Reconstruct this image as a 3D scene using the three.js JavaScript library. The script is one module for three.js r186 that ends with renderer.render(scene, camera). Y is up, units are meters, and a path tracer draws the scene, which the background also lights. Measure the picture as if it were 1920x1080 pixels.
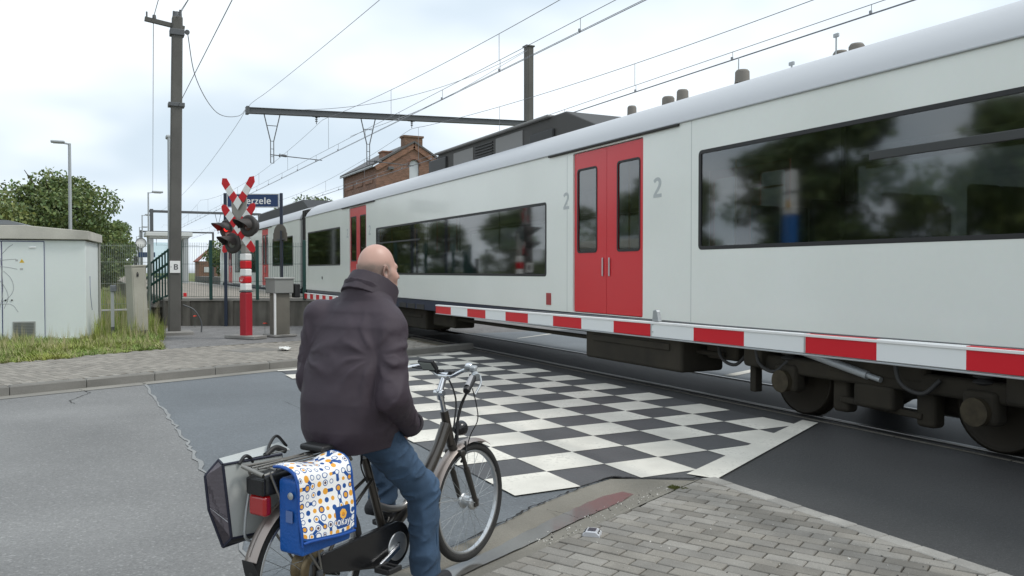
import * as THREE from 'three';
import { mergeGeometries, toCreasedNormals } from 'three/addons/utils/BufferGeometryUtils.js';
import { RoundedBoxGeometry } from 'three/addons/geometries/RoundedBoxGeometry.js';
import { TextGeometry } from 'three/addons/geometries/TextGeometry.js';
import { FontLoader } from 'three/addons/loaders/FontLoader.js';

// ------------------------------------------------------------------ camera, sky, sun, exposure
const scene = new THREE.Scene();
const camera = new THREE.PerspectiveCamera(38.42, 16 / 9, 0.05, 1500);
camera.rotation.order = 'YXZ';
camera.position.set(0, 1.70, 0);
camera.rotation.set(THREE.MathUtils.degToRad(-1.183), THREE.MathUtils.degToRad(63.145), 0);
camera.updateMatrixWorld();
const renderer = new THREE.WebGLRenderer({ antialias: true });
renderer.toneMapping = THREE.LinearToneMapping;
renderer.toneMappingExposure = 1.2;
renderer.shadowMap.enabled = true;

const hash = (x, y, z) => { let h = Math.imul(x, 374761393) + Math.imul(y, 668265263) + Math.imul(z, 2147483647 ^ 0x5bd1e995) | 0; h = Math.imul(h ^ (h >>> 13), 1274126177); return ((h ^ (h >>> 16)) >>> 0) / 4294967296; };
const sm = (t) => t * t * (3 - 2 * t);
function noise3(x, y, z) {
  const X = Math.floor(x), Y = Math.floor(y), Z = Math.floor(z), a = sm(x - X), b = sm(y - Y), c = sm(z - Z);
  const l = (p, q, t) => p + (q - p) * t;
  return l(l(l(hash(X, Y, Z), hash(X + 1, Y, Z), a), l(hash(X, Y + 1, Z), hash(X + 1, Y + 1, Z), a), b),
    l(l(hash(X, Y, Z + 1), hash(X + 1, Y, Z + 1), a), l(hash(X, Y + 1, Z + 1), hash(X + 1, Y + 1, Z + 1), a), b), c);
}
function fbm3(x, y, z, o) { let s = 0, a = 0.5, n = 0; for (let i = 0; i < o; i++) { s += a * noise3(x, y, z + i * 17.3); n += a; a *= 0.5; x *= 2.03; y *= 2.03; z *= 2.03; } return s / n; }
// periodic 2-D noise: x, y in 0..1
function tnoise(x, y, per, seed) {
  const fx = x * per, fy = y * per, X = Math.floor(fx), Y = Math.floor(fy), a = sm(fx - X), b = sm(fy - Y), X0 = ((X % per) + per) % per, X1 = (X0 + 1) % per, Y0 = ((Y % per) + per) % per, Y1 = (Y0 + 1) % per;
  const p = hash(X0, Y0, seed), q = hash(X1, Y0, seed), r = hash(X0, Y1, seed), s = hash(X1, Y1, seed);
  return (p + (q - p) * a) * (1 - b) + (r + (s - r) * a) * b;
}
function tfbm(x, y, per, o, seed) { let s = 0, a = 0.5, n = 0; for (let i = 0; i < o; i++) { s += a * tnoise(x, y, per, seed + i); n += a; a *= 0.5; per *= 2; } return s / n; }
const clamp = (x, a = 0, b = 1) => Math.min(b, Math.max(a, x));
const step = (a, b, x) => sm(clamp((x - a) / (b - a)));
const mix = (a, b, t) => a + (b - a) * t;
function rng(seed) { let s = seed | 0; return () => { s = (s + 0x6d2b79f5) | 0; let t = Math.imul(s ^ (s >>> 15), 1 | s); t = (t + Math.imul(t ^ (t >>> 7), 61 | t)) ^ t; return ((t ^ (t >>> 14)) >>> 0) / 4294967296; }; }

{ // overcast sky: one sheet of soft grey cloud all round with thinner, brighter places
  const W = 1024, H = 512, data = new Float32Array(W * H * 4);
  for (let j = 0; j < H; j++) for (let i = 0; i < W; i++) {
    const u = (i + 0.5) / W, v = (j + 0.5) / H, el = (v - 0.5) * Math.PI, az = (u - 0.5) * 2 * Math.PI;
    const dx = Math.cos(el) * Math.cos(az), dz = Math.cos(el) * Math.sin(az), dy = Math.max(Math.sin(el), 0.0);
    const k = 1 / (dy + 0.16), px = dx * k, pz = dz * k;
    let c = fbm3(px * 0.9 + 3.1, pz * 0.9 + 7.7, 1.3, 6);
    const warp = fbm3(px * 2.1 + 11, pz * 2.1 + 3, 4.2, 4);
    let t = step(0.34, 0.62, c * 0.8 + warp * 0.2);
    t = mix(t, 0.62, Math.exp(-dy * 9) * 0.5);
    const r = mix(0.56, 0.88, t), g = mix(0.665, 0.945, t), b = mix(0.76, 1.00, t);
    const toSun = clamp(dx * 0.304 + dy * 0.829 - dz * 0.470, -1, 1), near = Math.exp(-Math.pow(Math.acos(toSun) / 0.95, 2)); t = clamp(t + 0.28 * near); const bo = 1 + 0.10 * near;
    const gl = bo * (Math.sin(el) < 0 ? 0.45 : 1);
    data.set([r * gl, g * gl, b * gl, 1], (j * W + i) * 4);
  }
  const t = new THREE.DataTexture(data, W, H, THREE.RGBAFormat, THREE.FloatType);
  t.mapping = THREE.EquirectangularReflectionMapping; t.magFilter = t.minFilter = THREE.LinearFilter; t.wrapS = THREE.RepeatWrapping; t.needsUpdate = true;
  scene.background = t; scene.environment = t;
}
const sun = new THREE.DirectionalLight(new THREE.Color(1, 0.965, 0.91), 1.5);
sun.position.set(-8 + 22, 60, -4 - 34); sun.target.position.set(-8, 0, -4);
sun.castShadow = true; sun.shadow.radius = 26; sun.shadow.mapSize.set(2048, 2048);
Object.assign(sun.shadow.camera, { left: -45, right: 45, top: 45, bottom: -45, near: 1, far: 200 });
scene.add(sun, sun.target);

// ------------------------------------------------------------------ helpers
const V = (x, y, z) => new THREE.Vector3(x, y, z);
const C = (r, g, b) => new THREE.Color().setRGB(r, g, b);
const used = {};
function numbered(n) { const k = used[n] = (used[n] ?? -1) + 1; return k ? n + '_' + String(k).padStart(3, '0') : n; }
function tag(o, label, category, group, kind) { if (label) o.userData.label = label; if (category) o.userData.category = category; if (group) o.userData.group = group; if (kind) o.userData.kind = kind; return o; }
function thing(name, label, category, p = [0, 0, 0], turn = 0, group) {
  const o = new THREE.Group(); o.name = numbered(name); o.position.set(...p); o.rotation.y = turn; scene.add(o); return tag(o, label, category, group);
}
function part(name, geo, m, parent, shadow = true) {
  const g = Array.isArray(geo) ? merge(geo) : geo, o = new THREE.Mesh(g, m);
  o.name = name; o.castShadow = o.receiveShadow = true; parent.add(o); return o;
}
function struct(name, geo, m, parent = scene) { const o = part(parent === scene ? numbered(name) : name, geo, m, parent); if (parent === scene) o.userData.kind = 'structure'; return o; }
function clean(g) { g = g.index ? g.toNonIndexed() : g; for (const k of Object.keys(g.attributes)) if (!['position', 'normal', 'uv', 'color'].includes(k)) g.deleteAttribute(k); if (!g.attributes.uv) uvBox(g); if (!g.attributes.normal) g.computeVertexNormals(); g.morphAttributes = {}; return g; }
function merge(list) { list = list.map(clean); const anyC = list.some((g) => g.attributes.color); if (anyC) for (const g of list) if (!g.attributes.color) g.setAttribute('color', new THREE.BufferAttribute(new Float32Array(g.attributes.position.count * 3).fill(1), 3)); return list.length > 1 ? mergeGeometries(list) : list[0]; }
function uvBox(g, s = 1) {
  const p = g.attributes.position; if (!g.attributes.normal) g.computeVertexNormals(); const n = g.attributes.normal, uv = new Float32Array(p.count * 2);
  for (let i = 0; i < p.count; i++) {
    const ax = Math.abs(n.getX(i)), ay = Math.abs(n.getY(i)), az = Math.abs(n.getZ(i)), x = p.getX(i) * s, y = p.getY(i) * s, z = p.getZ(i) * s;
    if (ay >= ax && ay >= az) { uv[2 * i] = x; uv[2 * i + 1] = z; } else if (ax >= az) { uv[2 * i] = z; uv[2 * i + 1] = y; } else { uv[2 * i] = x; uv[2 * i + 1] = y; }
  }
  g.setAttribute('uv', new THREE.BufferAttribute(uv, 2)); return g;
}
function box(cx, cy, cz, sx, sy, sz, r = 0, ry = 0) {
  let g = r > 0 ? new RoundedBoxGeometry(sx, sy, sz, 2, Math.min(r, sx / 2.01, sy / 2.01, sz / 2.01)) : new THREE.BoxGeometry(sx, sy, sz);
  if (ry) g.rotateY(ry); g.translate(cx, cy, cz); g = clean(g); return uvBox(g);
}
function bar(a, b, r0, r1 = r0, seg = 8, cap = false) {
  const d = b.clone().sub(a), g = new THREE.CylinderGeometry(r1, r0, d.length(), seg, 1, !cap);
  g.applyQuaternion(new THREE.Quaternion().setFromUnitVectors(V(0, 1, 0), d.clone().normalize())); g.translate(...a.clone().add(b).multiplyScalar(0.5)); return clean(g);
}
function rod(a, b, w, h = w, r = 0) { // square bar between two points
  const d = b.clone().sub(a), L = d.length(); const g = r ? new RoundedBoxGeometry(w, L, h, 2, r) : new THREE.BoxGeometry(w, L, h);
  const up = d.clone().normalize(), x = Math.abs(up.y) > 0.98 ? V(1, 0, 0) : V(0, 1, 0).cross(up).normalize(), z = x.clone().cross(up).normalize(); const xx = up.clone().cross(z).normalize();
  g.applyMatrix4(new THREE.Matrix4().makeBasis(xx, up, z)); g.translate(...a.clone().add(b).multiplyScalar(0.5)); return uvBox(clean(g));
}
function tube(pts, r, seg = 32, rs = 8, closed = false) { return clean(new THREE.TubeGeometry(new THREE.CatmullRomCurve3(pts, closed, 'centripetal'), seg, r, rs, closed)); }
function cyl(x, y, z, r0, r1, h, seg = 20) { const g = new THREE.CylinderGeometry(r1, r0, h, seg); g.translate(x, y + h / 2, z); return clean(g); }
function lathe(pts, seg = 24) { return clean(new THREE.LatheGeometry(pts.map((p) => new THREE.Vector2(...p)), seg)); }
function flat(poly, y) { // sheet from [x, z] points
  const s = new THREE.Shape(poly.map(([x, z]) => new THREE.Vector2(x, -z))); const g = new THREE.ShapeGeometry(s); g.rotateX(-Math.PI / 2); g.translate(0, y, 0); return uvBox(clean(g));
}
function prism(poly, y0, y1) { const s = new THREE.Shape(poly.map(([x, z]) => new THREE.Vector2(x, -z))); const g = new THREE.ExtrudeGeometry(s, { depth: y1 - y0, bevelEnabled: false }); g.rotateX(-Math.PI / 2); g.translate(0, y0, 0); return uvBox(clean(g)); }
const area2 = (p) => p.reduce((s, [x, z], i) => { const [a, b] = p[(i + 1) % p.length]; return s + x * b - a * z; }, 0);
function clip(poly, lines) { // keep the side where (p - a) . n >= 0
  for (const [ax, az, nx, nz] of lines) {
    const out = []; for (let i = 0; i < poly.length; i++) {
      const p = poly[i], q = poly[(i + 1) % poly.length], dp = (p[0] - ax) * nx + (p[1] - az) * nz, dq = (q[0] - ax) * nx + (q[1] - az) * nz;
      if (dp >= 0) out.push(p); if ((dp >= 0) !== (dq >= 0)) { const t = dp / (dp - dq); out.push([p[0] + (q[0] - p[0]) * t, p[1] + (q[1] - p[1]) * t]); }
    } poly = out; if (poly.length < 3) return [];
  } return poly;
}
function block(poly, y0, y1, ch) { // convex block with a chamfered top edge
  if (area2(poly) < 0) poly = poly.slice().reverse();
  const n = poly.length, cx = poly.reduce((s, p) => s + p[0], 0) / n, cz = poly.reduce((s, p) => s + p[1], 0) / n;
  const ins = poly.map((p, i) => { const a = poly[(i + n - 1) % n], b = poly[(i + 1) % n]; let n1 = [-(p[1] - a[1]), p[0] - a[0]], n2 = [-(b[1] - p[1]), b[0] - p[0]]; const l1 = Math.hypot(...n1) || 1, l2 = Math.hypot(...n2) || 1; n1 = n1.map((v) => v / l1); n2 = n2.map((v) => v / l2); const k = ch / Math.max(0.35, 1 + n1[0] * n2[0] + n1[1] * n2[1]); return [p[0] + (n1[0] + n2[0]) * k, p[1] + (n1[1] + n2[1]) * k]; });
  const pos = []; const tri = (...v) => v.forEach((q) => pos.push(...q));
  const P = (p, y) => [p[0], y, p[1]];
  for (let i = 0; i < n; i++) { const j = (i + 1) % n, a = poly[i], b = poly[j], c = ins[i], d = ins[j]; tri(P(a, y0), P(a, y1 - ch), P(b, y1 - ch)); tri(P(a, y0), P(b, y1 - ch), P(b, y0)); tri(P(a, y1 - ch), P(c, y1), P(d, y1)); tri(P(a, y1 - ch), P(d, y1), P(b, y1 - ch)); if (i > 1) tri(P(ins[0], y1), P(ins[i], y1), P(ins[i - 1], y1)); }
  const g = new THREE.BufferGeometry(); g.setAttribute('position', new THREE.Float32BufferAttribute(pos, 3)); g.computeVertexNormals(); return uvBox(g);
}
// surface nets: meshes f(x, y, z) < 0
function nets(f, lo, hi, h, eps = h * 0.6) {
  const n = [0, 1, 2].map((i) => Math.ceil((hi[i] - lo[i]) / h) + 1), [nx, ny, nz] = n, F = new Float32Array(nx * ny * nz), id = (i, j, k) => i + nx * (j + ny * k);
  for (let k = 0; k < nz; k++) for (let j = 0; j < ny; j++) for (let i = 0; i < nx; i++) F[id(i, j, k)] = f(lo[0] + i * h, lo[1] + j * h, lo[2] + k * h);
  const map = new Int32Array(nx * ny * nz).fill(-1), pos = [], E = [[0, 1], [2, 3], [4, 5], [6, 7], [0, 2], [1, 3], [4, 6], [5, 7], [0, 4], [1, 5], [2, 6], [3, 7]];
  for (let k = 0; k < nz - 1; k++) for (let j = 0; j < ny - 1; j++) for (let i = 0; i < nx - 1; i++) {
    const v = []; let m = 0; for (let c = 0; c < 8; c++) { const q = F[id(i + (c & 1), j + ((c >> 1) & 1), k + (c >> 2))]; v.push(q); if (q < 0) m++; }
    if (!m || m === 8) continue;
    let x = 0, y = 0, z = 0, s = 0; for (const [a, b] of E) if ((v[a] < 0) !== (v[b] < 0)) { const t = v[a] / (v[a] - v[b]); x += mix(a & 1, b & 1, t); y += mix((a >> 1) & 1, (b >> 1) & 1, t); z += mix(a >> 2, b >> 2, t); s++; }
    map[id(i, j, k)] = pos.length / 3; pos.push(lo[0] + (i + x / s) * h, lo[1] + (j + y / s) * h, lo[2] + (k + z / s) * h);
  }
  const idx = [], quad = (a, b, c, d, flip) => { if (a < 0 || b < 0 || c < 0 || d < 0) return; flip ? idx.push(a, c, b, a, d, c) : idx.push(a, b, c, a, c, d); };
  for (let k = 1; k < nz - 1; k++) for (let j = 1; j < ny - 1; j++) for (let i = 1; i < nx - 1; i++) {
    const s = F[id(i, j, k)] < 0;
    if (s !== F[id(i + 1, j, k)] < 0) quad(map[id(i, j - 1, k - 1)], map[id(i, j, k - 1)], map[id(i, j, k)], map[id(i, j - 1, k)], !s);
    if (s !== F[id(i, j + 1, k)] < 0) quad(map[id(i - 1, j, k - 1)], map[id(i - 1, j, k)], map[id(i, j, k)], map[id(i, j, k - 1)], !s);
    if (s !== F[id(i, j, k + 1)] < 0) quad(map[id(i - 1, j - 1, k)], map[id(i, j - 1, k)], map[id(i, j, k)], map[id(i - 1, j, k)], !s);
  }
  const nor = new Float32Array(pos.length); for (let q = 0; q < pos.length; q += 3) { const [x, y, z] = [pos[q], pos[q + 1], pos[q + 2]]; const a = f(x + eps, y, z) - f(x - eps, y, z), b = f(x, y + eps, z) - f(x, y - eps, z), c = f(x, y, z + eps) - f(x, y, z - eps), l = Math.hypot(a, b, c) || 1; nor.set([a / l, b / l, c / l], q); }
  const g = new THREE.BufferGeometry(); g.setAttribute('position', new THREE.Float32BufferAttribute(pos, 3)); g.setAttribute('normal', new THREE.BufferAttribute(nor, 3)); g.setIndex(idx); return uvBox(g.toNonIndexed());
}
const smin = (a, b, k) => { const h = Math.max(k - Math.abs(a - b), 0) / k; return Math.min(a, b) - h * h * k * 0.25; };
function cap3(x, y, z, a, b, ra, rb) { const bx = b[0] - a[0], by = b[1] - a[1], bz = b[2] - a[2], px = x - a[0], py = y - a[1], pz = z - a[2]; const t = clamp((px * bx + py * by + pz * bz) / (bx * bx + by * by + bz * bz)); return Math.hypot(px - bx * t, py - by * t, pz - bz * t) - mix(ra, rb, t); }
const ell = (x, y, z, c, r) => { const a = (x - c[0]) / r[0], b = (y - c[1]) / r[1], d = (z - c[2]) / r[2], k = Math.hypot(a, b, d); return (k - 1) * Math.min(...r) * (k < 1 ? 1 : 1); };

// textures
const s8 = (v) => Math.round(255 * clamp(v <= 0.0031308 ? v * 12.92 : 1.055 * Math.pow(v, 1 / 2.4) - 0.055));
function tex(n, metres, fn, data = false) {
  const d = new Uint8Array(n * n * 4); for (let j = 0; j < n; j++) for (let i = 0; i < n; i++) { const c = fn((i + 0.5) / n, (j + 0.5) / n), o = (j * n + i) * 4; if (data) { const v = Math.round(255 * clamp(c)); d[o] = d[o + 1] = d[o + 2] = v; } else { d[o] = s8(c[0]); d[o + 1] = s8(c[1]); d[o + 2] = s8(c[2]); } d[o + 3] = 255; }
  const t = new THREE.DataTexture(d, n, n); t.magFilter = THREE.LinearFilter; t.minFilter = THREE.LinearMipmapLinearFilter; t.generateMipmaps = true; t.wrapS = t.wrapT = THREE.RepeatWrapping; if (!data) t.colorSpace = THREE.SRGBColorSpace; t.repeat.set(1 / metres, 1 / metres); t.needsUpdate = true; return t;
}
function canvasTex(w, h, draw) { const c = document.createElement('canvas'); c.width = w; c.height = h; draw(c.getContext('2d'), w, h); const t = new THREE.CanvasTexture(c); t.colorSpace = THREE.SRGBColorSpace; return t; }
const mat = (o) => new THREE.MeshStandardMaterial({ roughness: 0.7, ...o });
const phys = (o) => new THREE.MeshPhysicalMaterial({ roughness: 0.5, ...o });
const grey = (v, k = [1, 1, 1]) => [v * k[0], v * k[1], v * k[2]];

const T = {
  asphaltOld: tex(1024, 5, (u, v) => { const g = hash(Math.floor(u * 1024), Math.floor(v * 1024), 5), st = tnoise(u, v, 400, 9); let a = 0.195 * (0.66 + 0.28 * g + 0.24 * st) * (0.74 + 0.52 * tfbm(u, v, 4, 5, 3)); if (st > 0.86) a += 0.06; if (g > 0.985) a *= 0.45; return [a, a * 0.995, a * 0.97]; }),
  asphaltNew: tex(1024, 4, (u, v) => { const g = hash(Math.floor(u * 1024), Math.floor(v * 1024), 6), st = tnoise(u, v, 420, 19); let a = 0.046 * (0.72 + 0.28 * g + 0.32 * st) * (0.66 + 0.68 * tfbm(u, v, 3, 6, 13)); if (g > 0.988) a += 0.09; return [a, a * 1.0, a * 1.01]; }),
  asphaltBump: tex(512, 2, (u, v) => 0.6 * tnoise(u, v, 190, 4) + 0.4 * hash(Math.floor(u * 512), Math.floor(v * 512), 8), true),
  concrete: tex(512, 2.5, (u, v) => { const g = hash(Math.floor(u * 512), Math.floor(v * 512), 15), a = 0.27 * (0.86 + 0.16 * g) * (0.70 + 0.55 * tfbm(u, v, 5, 6, 23)); return [a, a * 0.965, a * 0.90]; }),
  grimy: tex(512, 3, (u, v) => { const s = tfbm(u * 4 % 1, v * 0.5, 8, 4, 33), a = 0.150 * (0.55 + 0.6 * tfbm(u, v, 6, 6, 43)) * (0.55 + 0.8 * s); return [a, a * 0.93, a * 0.79]; }),
  paver: tex(512, 0.6, (u, v) => { const g = hash(Math.floor(u * 512), Math.floor(v * 512), 25), sp = tnoise(u, v, 160, 7); let a = 0.228 * (0.82 + 0.22 * g) * (0.78 + 0.42 * tfbm(u, v, 4, 5, 53)); if (sp > 0.86) a *= 1.45; if (sp < 0.10) a *= 0.65; return [a, a * 0.95, a * 0.855]; }),
  grit: tex(512, 0.4, (u, v) => tfbm(u, v, 40, 3, 63), true),
  soil: tex(512, 3, (u, v) => { const a = tfbm(u, v, 12, 6, 73); return [0.10 * (0.5 + a), 0.085 * (0.5 + a), 0.055 * (0.5 + a)]; }),
  meadow: tex(512, 12, (u, v) => { const a = tfbm(u, v, 10, 6, 83), b = tfbm(u, v, 60, 3, 85); return [mix(0.07, 0.17, a) * (0.6 + 0.8 * b), mix(0.11, 0.17, a) * (0.6 + 0.8 * b), mix(0.02, 0.06, a) * (0.6 + 0.8 * b)]; }),
  gravel: tex(512, 1.2, (u, v) => { const a = tnoise(u, v, 90, 93), b = hash(Math.floor(u * 512), Math.floor(v * 512), 3), c = 0.18 * (0.45 + 0.75 * a + 0.2 * b) * (0.75 + 0.5 * tfbm(u, v, 4, 4, 94)); return [c, c * 0.985, c * 0.97]; }),
  paintWorn: tex(1024, 3, (u, v) => { const a = tfbm(u, v, 8, 6, 103), g = hash(Math.floor(u * 1024), Math.floor(v * 1024), 4), w = tfbm(u, v, 120, 3, 105); let c = 0.70 * (0.74 + 0.40 * a) * (0.86 + 0.26 * tfbm(u, v, 3, 3, 143)) * (0.93 + 0.1 * g); const chip = step(0.66, 0.74, w * 0.65 + a * 0.42); c = mix(c, 0.30, chip * 0.28); return [c, c * 0.965, c * 0.865]; }),
  darkSq: tex(512, 2.5, (u, v) => { const g = hash(Math.floor(u * 512), Math.floor(v * 512), 46), a = 0.080 * (0.8 + 0.35 * g) * (0.78 + 0.45 * tfbm(u, v, 6, 5, 113)); return [a, a * 1.01, a * 1.05]; }),
  brick: tex(1024, 2.4, (u, v) => { const rows = 32, r = Math.floor(v * rows), f = v * rows - r, cols = 10, x = u * cols + (r % 2) * 0.5, ci = Math.floor(x), fx = x - ci, m = f < 0.16 || fx < 0.05, t = hash(ci % cols, r, 12), n = tfbm(u, v, 60, 3, 14); if (m) return [0.22, 0.18, 0.14]; const k = (0.65 + 0.6 * t) * (0.75 + 0.5 * n); return [0.20 * k, 0.100 * k, 0.068 * k]; }),
  weave: tex(256, 0.02, (u, v) => 0.5 + 0.25 * Math.sin(u * 2 * Math.PI * 16) + 0.25 * Math.sin(v * 2 * Math.PI * 16), true),
  denim: tex(512, 0.25, (u, v) => { const tw = 0.5 + 0.5 * Math.sin((u + v) * 2 * Math.PI * 110), n = tfbm(u, v, 6, 5, 123), s = tnoise(u * 1, v, 200, 125), k = (0.75 + 0.5 * n) * (0.8 + 0.25 * tw + 0.2 * s); return [0.036 * k, 0.071 * k, 0.128 * k]; }),
  dirtyWhite: tex(512, 4, (u, v) => { const n = tfbm(u, v, 5, 6, 133), s = tnoise(u, v, 90, 135), k = 0.955 + 0.07 * n - 0.012 * s; return [k * 0.97, k, k * 0.985]; }),
};
const M = {
  asphaltOld: mat({ map: T.asphaltOld, bumpMap: T.asphaltBump, bumpScale: 0.005, roughness: 0.72 }),
  asphaltNew: mat({ map: T.asphaltNew, bumpMap: T.asphaltBump, bumpScale: 0.003, roughness: 0.62 }),
  asphaltPatch: mat({ map: T.asphaltOld, color: C(0.62, 0.685, 0.75), bumpMap: T.asphaltBump, bumpScale: 0.0025, roughness: 0.55 }),
  concrete: mat({ map: T.concrete, bumpMap: T.grit, bumpScale: 0.002, roughness: 0.9 }),
  kerb: mat({ map: T.concrete, color: C(0.78, 0.78, 0.76), bumpMap: T.grit, bumpScale: 0.002, roughness: 0.9 }),
  grimy: mat({ map: T.grimy, bumpMap: T.grit, bumpScale: 0.003, roughness: 0.95 }),
  gravel: mat({ map: T.gravel, bumpMap: T.gravel, bumpScale: 0.012, roughness: 1 }),
  soil: mat({ map: T.soil, bumpMap: T.soil, bumpScale: 0.02, roughness: 1 }),
  meadow: mat({ map: T.meadow, roughness: 1 }),
  paint: mat({ map: T.paintWorn, bumpMap: T.asphaltBump, bumpScale: 0.0015, roughness: 0.75 }),
  darkSq: mat({ map: T.darkSq, bumpMap: T.asphaltBump, bumpScale: 0.002, roughness: 0.62 }),
  bricks: [0.82, 0.94, 1.06, 1.16].map((k, i) => mat({ map: T.paver, color: C(k, k * (i % 2 ? 1 : 0.985), k * (i % 2 ? 1.0 : 0.96)), bumpMap: T.grit, bumpScale: 0.0016, roughness: 0.92 })),
  edge: [0.98, 1.1, 1.2].map((k) => mat({ map: T.paver, color: C(k * 1.28, k * 1.30, k * 1.33), bumpMap: T.grit, bumpScale: 0.0016, roughness: 0.9 })),
  rubber: mat({ color: C(0.022, 0.022, 0.023), roughness: 0.55, bumpMap: T.grit, bumpScale: 0.003 }),
  rail: mat({ color: C(0.34, 0.33, 0.32), metalness: 1, roughness: 0.38 }),
  railRust: mat({ color: C(0.10, 0.055, 0.03), roughness: 0.9 }),
  red: mat({ color: C(0.58, 0.012, 0.02), roughness: 0.42 }),
  white: mat({ color: C(0.80, 0.80, 0.78), roughness: 0.45 }),
  mastGrey: mat({ map: T.concrete, color: C(0.42, 0.42, 0.41), roughness: 0.75 }),
  steel: mat({ color: C(0.11, 0.115, 0.12), roughness: 0.6, metalness: 0.3 }),
  galv: mat({ color: C(0.40, 0.42, 0.43), roughness: 0.5, metalness: 0.5 }),
  wire: mat({ color: C(0.24, 0.25, 0.27), roughness: 0.6, metalness: 0.3 }),
  black: mat({ color: C(0.018, 0.018, 0.019), roughness: 0.5 }),
  blackGloss: mat({ color: C(0.012, 0.012, 0.013), roughness: 0.22 }),
  chrome: mat({ color: C(0.72, 0.73, 0.75), roughness: 0.2, metalness: 1 }),
  alu: mat({ color: C(0.60, 0.61, 0.62), roughness: 0.38, metalness: 0.9 }),
  green: mat({ color: C(0.010, 0.055, 0.045), roughness: 0.45 }),
  brick: mat({ map: T.brick, bumpMap: T.brick, bumpScale: 0.01, roughness: 0.9 }),
  bark: mat({ map: T.soil, color: C(0.8, 0.75, 0.7), bumpMap: T.soil, bumpScale: 0.03, roughness: 1 }),
};
const font = await new FontLoader().loadAsync('fonts/droid/droid_sans_bold.typeface.json');
function text(s, size, depth = 0.002, curve = 4) { const g = new TextGeometry(s, { font, size, depth, curveSegments: curve, bevelEnabled: false }); g.computeBoundingBox(); const b = g.boundingBox; g.translate(-(b.min.x + b.max.x) / 2, -(b.min.y + b.max.y) / 2, 0); return clean(g); }
// ------------------------------------------------------------------ the setting
// x runs along the track, -z across it away from the viewer; the road crosses at a skew
const RD = [-0.362, -0.932], LF = [-0.932, 0.362];                 // along the road, and to its left
const kerbX = (z) => -13.51 + 0.388 * z;                           // foot of the left kerb
const NR = [-7.51, -8.95], FR = [-11.28, -12.72];                   // rails
const gutA = [[-3.1, 0.95], [-4.793, -2.197], [-5.196, -2.803], [-5.488, -3.386], [-5.66, -3.79], [-5.54, -3.93], [-5.33, -4.24]]; // asphalt edge at the gutter
struct('ground', flat([[-700, -700], [700, -700], [700, 700], [-700, 700]], -0.06), M.meadow);
// road: old asphalt this side of a seam, newer beyond it
const seam = [[-13.75, -0.62], [-13.42, -0.69], [-11.91, -0.71], [-11.08, -0.74], [-9.86, -0.78], [-8.96, -0.81], [-8.39, -0.82], [-7.49, -0.82], [-6.4, -0.79], [-5.2, -0.80], [-4.04, -0.80]];
struct('road', flat([[-0.2, 6.4], [8, 22], [-4.9, 22], ...seam.slice().map((p, i) => i ? p : [kerbX(p[1]), p[1]]), [-3.1, 0.95]], 0), M.asphaltOld);
struct('resurfaced_road', flat([...seam.map((p, i) => i ? p : [kerbX(p[1]), p[1]]), ...gutA.slice(1, 4), [-5.62, -3.70], [-5.9, -4.35], [kerbX(-4.3) - 0.2, -4.3], [kerbX(-3.6), -3.6]].reverse(), 0.0), M.asphaltPatch);
struct('crossing_road', flat([[-16.8, -3.0], [-5.52, -3.0], [-5.66, -3.79], [-5.54, -3.93], [-5.33, -4.24], [-5.25, -4.44], [30, -4.44], [30, -7.30], [-16.8, -7.30]].reverse(), 0.003), M.asphaltNew);
struct('sealed_seam', (() => { const r = rng(4), L = [], R = []; for (let i = 0; i < seam.length - 1; i++) for (let k = 0; k < 6; k++) { const t = k / 6, x = mix(seam[i][0], seam[i + 1][0], t), z = mix(seam[i][1], seam[i + 1][1], t) + (r() - 0.5) * 0.05, w = 0.006 + r() * 0.016; L.push([x, z - w]); R.push([x, z + w]); } return flat([...L, ...R.reverse()], 0.006); })(), mat({ map: T.concrete, color: C(0.95, 1.0, 1.05), roughness: 0.6 }));
struct('centre_road', flat([[-20.5, -9.07], [6, -9.07], [6, -11.2], [-20.5, -11.2]], 0.003), M.asphaltPatch);
struct('far_road', flat([[-20.5, -12.8], [6, -12.8], [4, -20], [-9, -24], [-16, -44], [-30, -44], [-23, -24]], 0.003), M.asphaltPatch);
struct('road_line', [flat([[-18.35, -9.42], [-18.5, -9.56], [-19.55, -11.15], [-19.4, -11.15]], 0.008), flat([[-10.4, -9.1], [-10.2, -9.1], [-11.0, -11.1], [-11.2, -11.1]], 0.008)], M.paint);
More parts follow.
